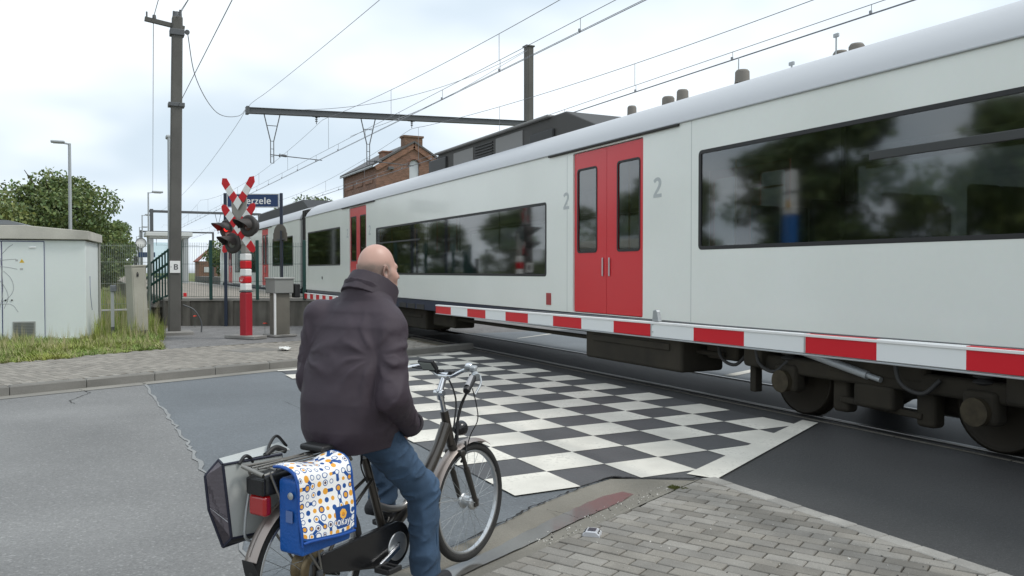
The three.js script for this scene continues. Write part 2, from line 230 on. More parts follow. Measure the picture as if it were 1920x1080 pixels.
// checkered marking, square by square
const marking = new THREE.Group(); marking.name = 'checkered_marking'; marking.userData.kind = 'structure'; scene.add(marking);
struct('dark_ground', flat([[-14.3, -2.82], [-6.05, -2.81], [-5.52, -3.38], [-5.67, -3.79], [-5.52, -4.0], [-5.33, -4.36], [-6.58, -6.88], [-15.85, -6.88]], 0.008), M.darkSq, marking);
const barIn = [[-5.44, -4.38], [-6.83, -7.14]], barOut = [[-5.20, -4.50], [-6.62, -7.16]];
const barN = [-(barIn[1][1] - barIn[0][1]), barIn[1][0] - barIn[0][0]], side = (-9 - barIn[0][0]) * barN[0] + (-5 - barIn[0][1]) * barN[1] > 0 ? 1 : -1;
for (let i = -1; i < 6; i++) for (let j = -6; j < 21; j++) if ((i + j) % 2 === 0) {
  const P = (a, b) => [-6.051 - 0.008 * a - 0.542 * b, -3.39 - 0.583 * a + 0.003 * b], q = [P(i, j), P(i + 1, j), P(i + 1, j + 1), P(i, j + 1)];
  if (i === -1 && j < -1) continue;
  const p = clip(q, [[...barIn[0], barN[0] * side, barN[1] * side], [kerbX(-3) + 0.3, -3, 1, -0.388], i < 0 ? [-5.196, -2.803, -0.9, 0.44] : [-5.66, -3.79, -0.45, -0.33]]);
  if (p.length > 2) struct('white_square', flat(area2(p) > 0 ? p : p.reverse(), 0.0125), M.paint, marking);
}
struct('border_line', flat([...barIn, ...barOut.slice().reverse()], 0.016), M.paint, marking);
// gutter: a shallow concrete channel with a film of water in it
{
  const A = [[-2.9, 1.33], [-4.02, -0.76], [-4.793, -2.197], [-5.196, -2.803], [-5.488, -3.386], [-5.62, -3.75], [-5.50, -3.98], [-5.27, -4.32]];
  const B = [[-1.95, 2.75], [-3.42, -0.50], [-4.24, -2.29], [-4.60, -3.06], [-4.84, -3.58], [-5.02, -3.97], [-5.09, -4.13], [-5.16, -4.28]];
  const prof = [[0, 0.004], [0.22, -0.012], [0.34, -0.034], [0.56, -0.034], [0.66, -0.012], [1, 0.045]], pos = [], idx = [];
  const fade = [1, 1, 1, 1, 0.9, 0.55, 0.3, 0.1];
  const pts = A.map((a, i) => prof.map(([t, y]) => [mix(a[0], B[i][0], t), t === 1 ? 0.045 : mix(0.01, y, y < 0 ? fade[i] : 1), mix(a[1], B[i][1], t)]));
  const out = []; for (let i = 0; i < pts.length - 1; i++) for (let k = 0; k < prof.length - 1; k++) { const [a, b, c, d] = [pts[i][k], pts[i + 1][k], pts[i + 1][k + 1], pts[i][k + 1]]; out.push(...a, ...b, ...c, ...a, ...c, ...d); }
  const g = new THREE.BufferGeometry(); g.setAttribute('position', new THREE.Float32BufferAttribute(out, 3)); g.computeVertexNormals();
  struct('gutter', [uvBox(g)], mat({ map: T.concrete, color: C(0.80, 0.775, 0.70), bumpMap: T.grit, bumpScale: 0.004, roughness: 1 }));
  const r = rng(8), w0 = [], w1 = []; for (let i = 0; i <= 46; i++) { const f = i / 46 * 5.0, k = Math.floor(f), t = f - k, a = [mix(A[k][0], A[k + 1][0], t), mix(A[k][1], A[k + 1][1], t)], b = [mix(B[k][0], B[k + 1][0], t), mix(B[k][1], B[k + 1][1], t)]; const s = 0.45, wd = (0.115 + 0.035 * r()) * Math.sqrt(clamp((46 - i) / 9)); w0.push([mix(a[0], b[0], s - wd), mix(a[1], b[1], s - wd)]); w1.push([mix(a[0], b[0], s + wd), mix(a[1], b[1], s + wd)]); }
  struct('water', flat([...w0, ...w1.reverse()], -0.021), phys({ map: T.concrete, color: C(0.50, 0.50, 0.49), roughness: 0.30, ior: 1.33, clearcoat: 1, clearcoatRoughness: 0.12 }));
}
// broken asphalt edge, cracks, loose chips
{
  const r = rng(17), crack = (pts, w, y, n = 10) => { const L = [], R = []; for (let i = 0; i < pts.length - 1; i++) for (let k = 0; k < n; k++) { const t = k / n, dx = pts[i + 1][0] - pts[i][0], dz = pts[i + 1][1] - pts[i][1], l = Math.hypot(dx, dz) || 1, off = (r() - 0.5) * w * 2.2, wd = w * (0.15 + r() * 0.7), x = pts[i][0] + dx * t - dz / l * off, z = pts[i][1] + dz * t + dx / l * off; L.push([x - dz / l * wd, z + dx / l * wd]); R.push([x + dz / l * wd, z - dx / l * wd]); } return flat([...L, ...R.reverse()], y); };
  struct('asphalt_edge', [crack(gutA, 0.013, 0.0135, 16), crack([[-5.27, -4.37], [-4, -4.437], [-2.5, -4.437], [0, -4.437]], 0.010, 0.009, 40)], mat({ color: C(0.016, 0.015, 0.014), roughness: 1 }));
  struct('road_crack', [crack([[-13.35, 0.2], [-12.9, 0.05], [-12.2, 0.30], [-11.9, 0.22]], 0.010, 0.006), crack([[-10.9, -2.2], [-9.4, -2.35], [-8.2, -2.3], [-6.9, -2.45]], 0.004, 0.006), crack([[-4.84, -2.96], [-4.98, -2.93], [-5.13, -2.86]], 0.005, 0.0), crack([[-8.9, 2.3], [-8.0, 1.6], [-6.9, 1.3], [-6.2, 0.6]], 0.004, 0.005)], mat({ color: C(0.022, 0.021, 0.019), roughness: 1 }));
  const g = new THREE.IcosahedronGeometry(1, 0), im = new THREE.InstancedMesh(uvBox(clean(g)), mat({ color: C(1, 1, 1), roughness: 0.9 }), 420), m = new THREE.Matrix4(), c = new THREE.Color();
  for (let i = 0; i < 420; i++) { const t = r(), k = r(); let x, y, z; if (i < 210) { x = mix(-4.35, -5.15, t) + (r() - 0.5) * 0.22; z = mix(-2.35, -4.05, t) + (r() - 0.5) * 0.12; y = 0.035; } else if (i < 330) { x = mix(-4.9, -2, r()); z = mix(-4.46, -4.54, r() * r()); y = 0.008; } else { x = mix(-4.6, -2.2, r()); z = mix(-2.6, -4.2, r()); y = 0.053; } const s = 0.002 + 0.0045 * k * k; m.compose(V(x, y, z), new THREE.Quaternion().setFromEuler(new THREE.Euler(r() * 6, r() * 6, r() * 6)), V(s * 1.3, s * 0.7, s)); im.setMatrixAt(i, m); const v = r() < 0.6 ? 0.5 + r() * 0.2 : 0.04 + r() * 0.1; c.setRGB(v, v * 0.97, v * 0.9); im.setColorAt(i, c); }
  im.name = 'stone_chips'; im.castShadow = im.receiveShadow = true; scene.add(im); tag(im, 'loose stone chips scattered over gutter and near pavement', 'stone chips', null, 'stuff');
}
// near pavement: concrete bricks one by one, an edging of paler bricks along the asphalt
const pave = new THREE.Group(); pave.name = 'pavement'; pave.userData.kind = 'structure'; scene.add(pave);
{
  struct('sand_bed', flat([[-1.8, 3.2], [6, 3.2], [6, -4.43], [-5.2, -4.43], [-5.02, -3.98], [-4.24, -2.3], [-3.4, -0.5]].reverse(), 0.034), mat({ map: T.soil, color: C(0.8, 0.8, 0.8), roughness: 1 }), pave);
  const th = -28 * Math.PI / 180, e1 = [Math.cos(th), Math.sin(th)], e2 = [-Math.sin(th), Math.cos(th)], r = rng(77), L = 0.232, W = 0.107, list = [];
  const lines = [[0, -4.305, 0, 1], [-4.24, -2.29, 0.91, -0.414]];
  for (let b = -70; b < 60; b++) for (let a = -40; a < 50; a++) {
    const o = (a + (b % 2 ? 0.5 : 0)) * L, c = b * W, wob = (r() - 0.5) * 0.003, cx = -4 + e1[0] * o + e2[0] * c, cz = -3 + e1[1] * o + e2[1] * c;
    if (cx > 4 || cz > 2.6 || cx < -6 || cz < -5) continue;
    const g = 0.0035 + r() * 0.002, q = [[-L / 2 + g, -W / 2 + g], [L / 2 - g, -W / 2 + g], [L / 2 - g, W / 2 - g], [-L / 2 + g, W / 2 - g]].map(([u, v]) => [cx + e1[0] * (u + wob) + e2[0] * v, cz + e1[1] * (u + wob) + e2[1] * v]);
    const p = clip(q, lines); if (p.length < 3 || Math.abs(area2(p)) < 0.002) continue;
    const fx = -cx * 0.892 - cz * 0.4517, rx = cx * 0.4517 - cz * 0.892;      // depth and side seen from the viewer
    list.push({ p, key: fx > 1.5 && Math.abs(rx) < fx * 0.68 && fx < 6.6 && fx > 3.5 ? fx : 100 + Math.hypot(cx + 4, cz + 3), h: 0.05 + (r() - 0.5) * 0.005, m: Math.floor(r() * 4), tilt: 0 });
  }
  list.sort((a, b) => a.key - b.key);
  list.slice(0, 280).forEach((b) => struct('brick', block(b.p, 0.01, b.h, 0.0045), M.bricks[b.m], pave));
  for (let m = 0; m < 4; m++) { const rest = list.slice(280).filter((b) => b.m === m).map((b) => block(b.p, 0.01, b.h, 0.0045)); if (rest.length) struct('brick', rest, M.bricks[m], pave).userData.kind = 'stuff'; }
  for (let k = 0; k < 34; k++) { const x = -5.16 + k * 0.2345, g = 0.0035, first = k === 0; struct('edging_brick', block(first ? [[x, -4.30], [x + 0.02, -4.43], [x + 0.2345 - g, -4.425], [x + 0.2345 - g, -4.305]] : [[x + g, -4.305], [x + g, -4.425], [x + 0.2345 - g, -4.425], [x + 0.2345 - g, -4.305]], 0.0, 0.052 + (r() - 0.5) * 0.004, 0.006), M.edge[k % 3], pave); }
}
// left pavement beyond the road: kerbstones, brick paving, a gravel apron, a grass verge
const pave2 = new THREE.Group(); pave2.name = 'pavement_001'; pave2.userData.kind = 'structure'; scene.add(pave2);
const onKerb = (t, off) => { const z = t; return [kerbX(z) + LF[0] * off, z + LF[1] * off]; };
{
  const kh = 0.135, bed = [onKerb(14, 0.1), onKerb(14, 3.6), [-17.3, 0.24], [-18.0, -1.3], [-18.3, -2.0], [-18.9, -4.3], [-19.4, -6.6], onKerb(-6.6, 0.1)];
  struct('sand_bed', prism(bed, -0.05, 0.118), mat({ map: T.soil, color: C(0.9, 0.9, 0.9), roughness: 1 }), pave2);
  for (let k = 0; k < 26; k++) { // metre-long kerbstones with a rounded arris
    const z0 = 9.42 - k * 0.932 + 0.0, a = onKerb(z0 - 0.004, 0.0), b = onKerb(z0 - 0.925, 0.0), c = [b[0] + LF[0] * 0.14, b[1] + LF[1] * 0.14], d = [a[0] + LF[0] * 0.14, a[1] + LF[1] * 0.14], drop = z0 < -4.2 ? 0.0 : 0;
    if (z0 < -6.6) break; struct('kerbstone', block([a, b, c, d], -0.05, kh - drop, 0.022), M.kerb, pave2);
  }
  const im = new THREE.InstancedMesh(uvBox(clean(block([[-0.05, -0.106], [0.05, -0.106], [0.05, 0.106], [-0.05, 0.106]], 0, 0.03, 0.006))), M.bricks[2], 4200);
  const r = rng(99), mtx = new THREE.Matrix4(), rot = new THREE.Quaternion().setFromAxisAngle(V(0, 1, 0), Math.atan2(LF[0], LF[1])), col = new THREE.Color(); let n = 0;
  for (let i = -60; i < 150; i++) for (let k = 0; k < 20; k++) {
    const s = i * 0.1045, o = 0.155 + 0.108 + (k + (i % 2 ? 0.5 : 0)) * 0.217, x = kerbX(0) + RD[0] * s + LF[0] * o, z = RD[1] * s + LF[1] * o;
    if (z > 5 || z < -6.4 || o > 4.3) continue;
    const edge = z > 0.24 ? -13.51 + 0.388 * z - 3.55 : z > -1.3 ? mix(-17.3, -18.0, (0.24 - z) / 1.54) : mix(-18.0, -19.4, (-1.3 - z) / 5.3); if (x < edge + 0.05 || n >= 4200) continue;
    mtx.compose(V(x, 0.098 + (r() - 0.5) * 0.006, z), rot, V(1, 1, 1)); im.setMatrixAt(n, mtx); const g = 0.80 + r() * 0.36; col.setRGB(g, g * 0.99, g * 0.985); im.setColorAt(n, col); n++;
  }
  im.count = n; im.name = 'brick'; im.userData.kind = 'stuff'; im.castShadow = im.receiveShadow = true; pave2.add(im);
  struct('gutter_strip', flat([onKerb(12, -0.002), onKerb(-6.5, -0.002), onKerb(-6.5, -0.30), onKerb(12, -0.30)], 0.006), mat({ map: T.concrete, color: C(0.95, 0.94, 0.9), roughness: 0.9 }));
  struct('gravel_apron', flat([[-17.9, -1.2], [-18.9, -4.3], [-19.5, -6.7], [-24.5, -6.7], [-26.5, -2.0], [-21.7, -1.2]].reverse(), 0.105), M.gravel);
  struct('manhole_cover', [prism([[-16.42, -2.55], [-16.75, -3.38], [-17.5, -3.08], [-17.17, -2.25]], 0.1, 0.1295), prism([[-16.50, -2.60], [-16.79, -3.32], [-17.42, -3.04], [-17.13, -2.32]], 0.1, 0.1325)], mat({ map: T.concrete, color: C(0.75, 0.74, 0.72), roughness: 0.9 }));
}
struct('verge', prism([onKerb(14, 3.5), [-17.25, 0.24], [-18.05, -1.3], [-19.5, -1.35], [-21.7, -1.25], [-26, -2.0], [-60, -2.0], [-60, 30], [-14, 30]], -0.05, 0.112), M.soil);
// crossing deck, rails, track bed
struct('crossing_deck', [box(-7, -0.02, -7.408, 27, 0.05, 0.13), box(-7, -0.02, -8.23, 27, 0.05, 1.28), box(-7, -0.02, -9.03, 27, 0.05, 0.06), box(-7, -0.02, -12.0, 27, 0.05, 1.26)], M.rubber);
for (let k = 0; k < 22; k++) struct('edge_slab', box(-19.6 + 1.205 * k, -0.03, -7.315, 1.19, 0.08, 0.05, 0.006), mat({ map: T.concrete, color: C(0.42, 0.40, 0.36), roughness: 0.9 }));
for (const z of [...NR, ...FR]) {
  const r = new THREE.Group(); r.name = numbered('rail'); r.userData.kind = 'structure'; scene.add(r); r.position.set(-60, 0, z);
  struct('rail_head', box(0, 0.0, 0, 320, 0.034, 0.068, 0.008), M.rail, r); struct('rail_web', box(0, -0.07, 0, 320, 0.11, 0.03), M.railRust, r);
}
struct('track_bed', [prism([[-20.6, -6.5], [-20.6, -14.3], [-220, -14.3], [-220, -6.5]], -0.3, -0.035)], M.gravel);
struct('track_bed', [prism([[60, -7.3], [60, -14.3], [6, -14.3], [6, -7.3]], -0.3, -0.045)], M.gravel);
// platform
{
  const w0 = [-25.95, -1.85], w1 = [-23.62, -6.45];
  const pf = new THREE.Group(); pf.name = 'platform'; pf.userData.kind = 'structure'; scene.add(pf);
  struct('platform_wall', prism([w0, w1, [-140, -6.45], [-140, -1.85]].reverse(), -0.05, 0.83), M.grimy, pf);
  struct('platform_edge', prism([[w0[0] + 0.06, w0[1]], [w1[0] + 0.06, w1[1] - 0.06], [-140, -6.51], [-140, -1.85]].reverse(), 0.832, 0.905), mat({ map: T.concrete, color: C(1.1, 1.08, 1.04), roughness: 0.9 }), pf);
  struct('platform_paving', flat([[-26.3, -1.95], [-24.2, -5.9], [-140, -5.9], [-140, -1.95]].reverse(), 0.909), mat({ map: T.paver, color: C(1.25, 1.17, 1.10), roughness: 0.9 }), pf);
  for (let k = 0; k < 4; k++) struct('pilaster', box(...[mix(w0[0], w1[0], 0.12 + k * 0.24) + 0.03, 0.40, mix(w0[1], w1[1], 0.12 + k * 0.24)], 0.08, 0.86, 0.22, 0.005, Math.atan2(-(w1[0] - w0[0]), -(w1[1] - w0[1]))), M.grimy, pf);
  for (let k = 0; k < 4; k++) struct('stair_step', box(-27.2 - 0.28 * k, 0.70 - 0.19 * k, -1.45, 0.30, 0.19, 1.1), M.concrete, pf);
  struct('far_platform', prism([[-28, -14.4], [-140, -14.4], [-140, -18.5], [-28, -18.5]], -0.05, 0.85), M.grimy);
}
// grass along the hut, uncountable
{
  const blade = (() => { const pos = []; const r = rng(3); for (let i = 0; i < 9; i++) { const a = r() * 6.28, h = 0.10 + r() * 0.22, lean = 0.03 + r() * 0.12, x = (r() - 0.5) * 0.12, z = (r() - 0.5) * 0.12, w = 0.006, c = Math.cos(a), s = Math.sin(a); const m = [x + c * lean * 0.4, h * 0.6, z + s * lean * 0.4], t = [x + c * lean, h, z + s * lean]; pos.push(x - s * w, 0, z + c * w, x + s * w, 0, z - c * w, m[0] + s * w * 0.7, m[1], m[2] - c * w * 0.7, x - s * w, 0, z + c * w, m[0] + s * w * 0.7, m[1], m[2] - c * w * 0.7, m[0] - s * w * 0.7, m[1], m[2] + c * w * 0.7, m[0] - s * w * 0.7, m[1], m[2] + c * w * 0.7, m[0] + s * w * 0.7, m[1], m[2] - c * w * 0.7, ...t); } const g = new THREE.BufferGeometry(); g.setAttribute('position', new THREE.Float32BufferAttribute(pos, 3)); g.computeVertexNormals(); return uvBox(g); })();
  const make = (name, n, seed, place, tall, label) => { const im = new THREE.InstancedMesh(blade, phys({ color: C(1, 1, 1), roughness: 0.8, side: THREE.DoubleSide }), n), r = rng(seed), m = new THREE.Matrix4(), c = new THREE.Color(); for (let i = 0; i < n; i++) { const [x, y, z, k] = place(r), stalk = r() < 0.10, patch = 0.55 + 0.9 * noise3(x * 2.3, 7, z * 2.3), h = (0.45 + r() * 0.8) * tall * (k ?? 1) * patch * (stalk ? 2.0 : 1), wd = stalk ? 0.45 : 1.1; m.compose(V(x, y, z), new THREE.Quaternion().setFromAxisAngle(V(0, 1, 0), r() * 6.28), V(wd, h, wd)); im.setMatrixAt(i, m); const d = r(), f = noise3(x * 1.7, 3, z * 1.7); c.setRGB(mix(0.14, 0.28, d * 0.6 + f * 0.5), mix(0.24, 0.36, d), mix(0.04, 0.10, d)); if (d > 0.90 || stalk) c.setRGB(0.44, 0.40, 0.22); else { const yl = noise3(x * 1.1 + 5, 2, z * 1.1); c.r *= 0.8 + 0.55 * yl; c.g *= 0.9 + 0.2 * yl; }; im.setColorAt(i, c); } im.name = numbered(name); im.castShadow = im.receiveShadow = true; scene.add(im); return tag(im, label, 'grass', null, 'stuff'); };
  make('grass', 5200, 11, (r) => { const t = r(), z = mix(2.6, -1.25, t), e = z > 0.24 ? -13.51 + 0.388 * z - 3.50 : mix(-17.25, -18.0, (0.24 - z) / 1.54), x = e - r() * (20.9 + e + 0.05) * (z > 0.0 ? 1.0 : 1.35); return [x, 0.11, z, Math.min(0.95, 0.3 + (e - x) * 0.35)]; }, 0.62, 'strip of short grass and weeds in front of the white hut');
  make('tall_grass', 620, 12, (r) => [mix(-20.4, -23.6, r()), 0.11, mix(-0.05, -1.45, r())], 1.55, 'tall weeds and grass around the leaning cabinet between hut and mast');
  make('rough_grass', 3000, 13, (r) => [mix(-26.5, -60, r() * r()), 0.10, mix(-1.0, 6, r())], 2.2, 'rough meadow grass behind the mesh fence beside the hut');
}
// ------------------------------------------------------------------ the train
{
  const TZ = -8.23, HW = 1.41, NZ = TZ + HW;
  const train = thing('passenger_train', 'white and red electric passenger train running over the level crossing', 'train', [-14, 0, TZ]);
  const X = (x) => x + 14;                                                  // world x to the train's own
  const paint = phys({ map: T.dirtyWhite, color: C(0.835, 0.835, 0.80), roughness: 0.38, clearcoat: 0.6, clearcoatRoughness: 0.12 });
  const roofM = mat({ color: C(0.56, 0.57, 0.59), roughness: 0.55 });
  const redM = phys({ color: C(0.62, 0.018, 0.028), roughness: 0.4, clearcoat: 0.35, clearcoatRoughness: 0.12 });
  const navy = phys({ color: C(0.028, 0.037, 0.068), roughness: 0.35, clearcoat: 0.5, clearcoatRoughness: 0.15 });
  const glass = phys({ color: C(0.42, 0.44, 0.43), roughness: 0.05, transmission: 1, thickness: 0, ior: 2.25, specularIntensity: 1 });
  const rubberM = M.black, underM = mat({ map: T.soil, color: C(0.26, 0.25, 0.24), roughness: 0.85 }), darkM = mat({ color: C(0.035, 0.034, 0.033), roughness: 0.7 });
  const inner = mat({ color: C(0.42, 0.43, 0.42), roughness: 0.8 }), seatM = mat({ color: C(0.05, 0.04, 0.09), roughness: 0.9 }), yellow = mat({ color: C(0.80, 0.42, 0.03), roughness: 0.35 });
  const rr = (p, x0, y0, x1, y1, r) => { p.moveTo(x0 + r, y0); p.lineTo(x1 - r, y0); p.quadraticCurveTo(x1, y0, x1, y0 + r); p.lineTo(x1, y1 - r); p.quadraticCurveTo(x1, y1, x1 - r, y1); p.lineTo(x0 + r, y1); p.quadraticCurveTo(x0, y1, x0, y1 - r); p.lineTo(x0, y0 + r); p.quadraticCurveTo(x0, y0, x0 + r, y0); return p; };
  const plate = (x0, y0, x1, y1, holes, depth, r = 0.001) => { const s = rr(new THREE.Shape(), x0, y0, x1, y1, r); for (const h of holes) s.holes.push(rr(new THREE.Path(), ...h)); const g = new THREE.ExtrudeGeometry(s, { depth, bevelEnabled: false, curveSegments: 5 }); return uvBox(clean(g)); };
  const ring = (x0, y0, x1, y1, w, r, depth) => plate(x0, y0, x1, y1, [[x0 + w, y0 + w, x1 - w, y1 - w, Math.max(0.01, r - w)]], depth, r);
  const roofProf = [[1.41, 3.60], [1.40, 3.66], [1.335, 3.78], [1.20, 3.93], [1.0, 4.055], [0.7, 4.14], [0.35, 4.185], [0, 4.20]];
  function roofGeo(x0, x1) { const s = new THREE.Shape(); const pts = [...roofProf.map(([z, y]) => [z, y]), ...roofProf.slice(0, -1).reverse().map(([z, y]) => [-z, y])], inn = pts.map(([z, y]) => [z * 0.965, y - 0.05]).reverse(); [...pts, ...inn].forEach(([z, y], i) => i ? s.lineTo(z, y) : s.moveTo(z, y)); const g = new THREE.ExtrudeGeometry(s, { depth: x1 - x0, bevelEnabled: false, steps: 1 }); g.rotateY(Math.PI / 2); g.translate(x0, 0, 0); return uvBox(toCreasedNormals(clean(g), 0.6)); }
  function car(x0, x1, wins, doors, side = true) {
    const holes = [...wins.map(([a, b, c, d]) => [a, b, c, d, 0.07]), ...doors.map(([a, b]) => [a, 1.05, b, 3.56, 0.03])].map(([a, b, c, d, r]) => [X(a), b, X(c), d, r]).map((h) => h);
    for (const s of [1, -1]) {
      const g = plate(X(x0), 1.04, X(x1), 3.62, holes, 0.05); g.translate(0, 0, s > 0 ? HW - 0.05 : -HW); part('body_side', g, paint, train);
      const f = plate(X(x0) + 0.02, 0.60, X(x1) - 0.02, 1.037, [], 0.03); f.translate(0, 0, s > 0 ? HW - 0.06 : -HW + 0.03); 
      if (s < 0) part('skirt', f, navy, train);
    }
    for (let jx = Math.ceil(x0 / 3.1) * 3.1 + 0.9; jx < x1 - 0.5; jx += 3.1) if (!wins.some((w) => jx > w[0] - 0.1 && jx < w[2] + 0.1) && !doors.some((w) => jx > w[0] - 0.1 && jx < w[1] + 0.1)) part('panel_joint', box(X(jx), 2.33, HW + 0.0002, 0.007, 2.56, 0.0025), mat({ color: C(0.40, 0.42, 0.42), roughness: 0.6 }), train);
    part('roof', roofGeo(X(x0), X(x1)), roofM, train);
    part('drip_rail', [rod(V(X(x0), 3.625, HW + 0.012), V(X(x1), 3.625, HW + 0.012), 0.03, 0.022, 0.008)], mat({ color: C(0.46, 0.48, 0.5), roughness: 0.5 }), train);
    part('floor', [box((X(x0) + X(x1)) / 2, 0.98, 0, x1 - x0 - 0.1, 0.1, 2 * HW - 0.12), box((X(x0) + X(x1)) / 2, 0.86, 0, x1 - x0 - 0.2, 0.14, 2.3)], darkM, train);
    for (const xe of [X(x0) + 0.03, X(x1) - 0.03]) part('end_wall', box(xe, 2.35, 0, 0.05, 2.5, 2 * HW - 0.12), inner, train);
    part('ceiling', [box((X(x0) + X(x1)) / 2, 3.45, 0, x1 - x0 - 0.12, 0.04, 2 * HW - 0.14)], inner, train);
    for (const [a, b, c, d] of wins) for (const s of [1, -1]) {
      const pn = plate(X(a) + 0.012, b + 0.012, X(c) - 0.012, d - 0.012, [], 0.008, 0.06); pn.translate(0, 0, s > 0 ? HW - 0.018 : -HW + 0.010);
      const w = part('window', pn, glass, train); const fr = ring(X(a) + 0.001, b + 0.001, X(c) - 0.001, d - 0.001, 0.045, 0.069, 0.03); fr.translate(0, 0, s > 0 ? HW - 0.034 + 0.007 : -HW + 0.004); part('window_seal', fr, rubberM, w);
      if (s > 0) { const n = Math.round((c - a) / 2.0); for (let i = 1; i < n; i++) part('mullion', box(X(mix(a, c, i / n)), (b + d) / 2, HW - 0.036, 0.05, d - b - 0.06, 0.012), rubberM, w); }
    }
    for (const [a, b] of doors) for (const s of [1, -1]) {
      const dz = s > 0 ? HW - 0.055 : -HW + 0.02, m = (a + b) / 2;
      for (const [p, q, k] of [[a + 0.02, m - 0.004, 0], [m + 0.004, b - 0.02, 1]]) {
        const h = k ? [q - 0.09 - 0.54, 2.0, q - 0.09, 3.28] : [p + 0.10, 2.0, p + 0.10 + 0.54, 3.28];
        const lf = plate(X(p), 1.06, X(q), 3.545, [[X(h[0]), h[1], X(h[2]), h[3], 0.06]], 0.035, 0.02); lf.translate(0, 0, dz);
        const leaf = part('door', lf, redM, train); const pn = plate(X(h[0]) + 0.005, h[1] + 0.005, X(h[2]) - 0.005, h[3] - 0.005, [], 0.006, 0.055); pn.translate(0, 0, dz + 0.02); part('pane', pn, glass, leaf);
        if (s > 0) { part('handle', [rod(V(X(k ? m + 0.09 : m - 0.09), 1.62, dz + 0.05), V(X(k ? m + 0.09 : m - 0.09), 1.90, dz + 0.05), 0.025, 0.025, 0.01)], M.alu, leaf); const fr = ring(X(h[0]) - 0.02, h[1] - 0.02, X(h[2]) + 0.02, h[3] + 0.02, 0.03, 0.07, 0.006); fr.translate(0, 0, dz + 0.0345); part('window_seal', fr, rubberM, leaf); }
      }
      if (s > 0) {
        part('door_rail', [rod(V(X(a - 0.75), 3.60, HW + 0.02), V(X(b + 0.8), 3.60, HW + 0.02), 0.045, 0.035, 0.012)], darkM, train);
        part('door_step', box(X(m), 0.99, HW - 0.0, b - a + 0.1, 0.05, 0.10, 0.01), M.alu, train);
        for (const xx of [a - 0.21, b + 0.33]) { const t = text('2', 0.27, 0.002); t.translate(X(xx), 2.83, HW + 0.0005); part('class_number', t, mat({ color: C(0.47, 0.50, 0.50), roughness: 0.5 }), train); }
      }
      part('grab_pole', [bar(V(X(a + 0.32), 1.0, s * 0.55), V(X(a + 0.32), 3.4, s * 0.55), 0.018), bar(V(X(b - 0.32), 1.0, s * 0.55), V(X(b - 0.32), 3.4, s * 0.55), 0.018), bar(V(X(b - 0.5), 3.0, s * 1.1), V(X(b + 0.1), 3.0, s * 1.1), 0.02)], yellow, train);
    }
    const seats = []; for (const [a, b, c] of wins) { const fl = b - 0.75; for (let x = a + 0.45; x < c - 0.2; x += 0.92) for (const z of [-0.95, -0.48, 0.48, 0.95]) { seats.push(box(X(x), fl + 0.42, z, 0.44, 0.10, 0.43, 0.03), box(X(x + 0.24), fl + 0.85, z, 0.09, 0.85, 0.42, 0.04)); } }
    if (seats.length) part('seat', seats, seatM, train).userData.kind = 'stuff';
    const rail = []; for (const [a, b, c, d] of wins) for (const z of [-1.15, 1.15]) rail.push(rod(V(X(a + 0.3), d + 0.02, z), V(X(c - 0.3), d + 0.02, z), 0.3, 0.03), rod(V(X(a + 0.45), d - 0.12, z * 0.93), V(X(a + 1.15), d - 0.12, z * 0.93), 0.05, 0.05, 0.015));
    part('luggage_rack', rail, mat({ color: C(0.30, 0.31, 0.31), roughness: 0.5, metalness: 0.5 }), train);
  }
  // the long near car, the one behind it, and the next one out to the right
  car(-29.88, 1.2, [[-29.55, 1.87, -25.23, 3.07], [-21.6, 1.605, -12.18, 2.86], [-8.26, 1.965, -1.6, 3.215]], [[-24.2, -22.5], [-11.32, -9.44]]);
  car(-51.2, -30.85, [[-36.05, 1.90, -32.03, 3.06], [-46.6, 1.62, -39.4, 2.84]], [[-38.55, -37.05], [-49.0, -47.5]]);
  car(2.1, 14.5, [[4.2, 1.62, 12.8, 2.86]], []);
  // cab end, tapering
  { const ring2 = (x, k, top, low) => [[1.41 * k, low], [1.41 * k, 3.0 * top], [1.3 * k, 3.75 * top], [0.8 * k, 4.12 * top], [-0.8 * k, 4.12 * top], [-1.3 * k, 3.75 * top], [-1.41 * k, 3.0 * top], [-1.41 * k, low]].map(([z, y]) => [X(x), y, z]); const R = [ring2(-51.2, 1, 1, 0.62), ring2(-52.2, 0.99, 0.985, 0.62), ring2(-53.2, 0.92, 0.86, 0.66), ring2(-53.7, 0.82, 0.62, 0.72)], pos = []; for (let i = 0; i < 3; i++) for (let k = 0; k < 8; k++) { const a = R[i][k], b = R[i][(k + 1) % 8], c = R[i + 1][(k + 1) % 8], d = R[i + 1][k]; pos.push(...a, ...d, ...c, ...a, ...c, ...b); } for (let k = 1; k < 7; k++) pos.push(...R[3][0], ...R[3][k], ...R[3][k + 1]); const g = new THREE.BufferGeometry(); g.setAttribute('position', new THREE.Float32BufferAttribute(pos, 3)); g.computeVertexNormals(); part('cab', uvBox(g), paint, train); part('windscreen', box(X(-52.95), 2.75, 0, 0.5, 0.9, 2.2, 0.08), M.blackGloss, train); }
  for (const [a, b] of [[-30.87, -29.86], [1.18, 2.12]]) { const f = []; for (let i = 0; i < 7; i++) { const x = X(mix(a, b, (i + 0.5) / 7)), w = (b - a) / 7; f.push(box(x, 2.45, 0, w * 0.7, 2.95, 2.62 + (i % 2) * 0.05, 0.02)); } f.push(box(X((a + b) / 2), 2.45, 0, b - a - 0.05, 2.9, 2.5)); part('gangway_bellows', f, mat({ color: C(0.03, 0.03, 0.03), roughness: 0.8 }), train); }
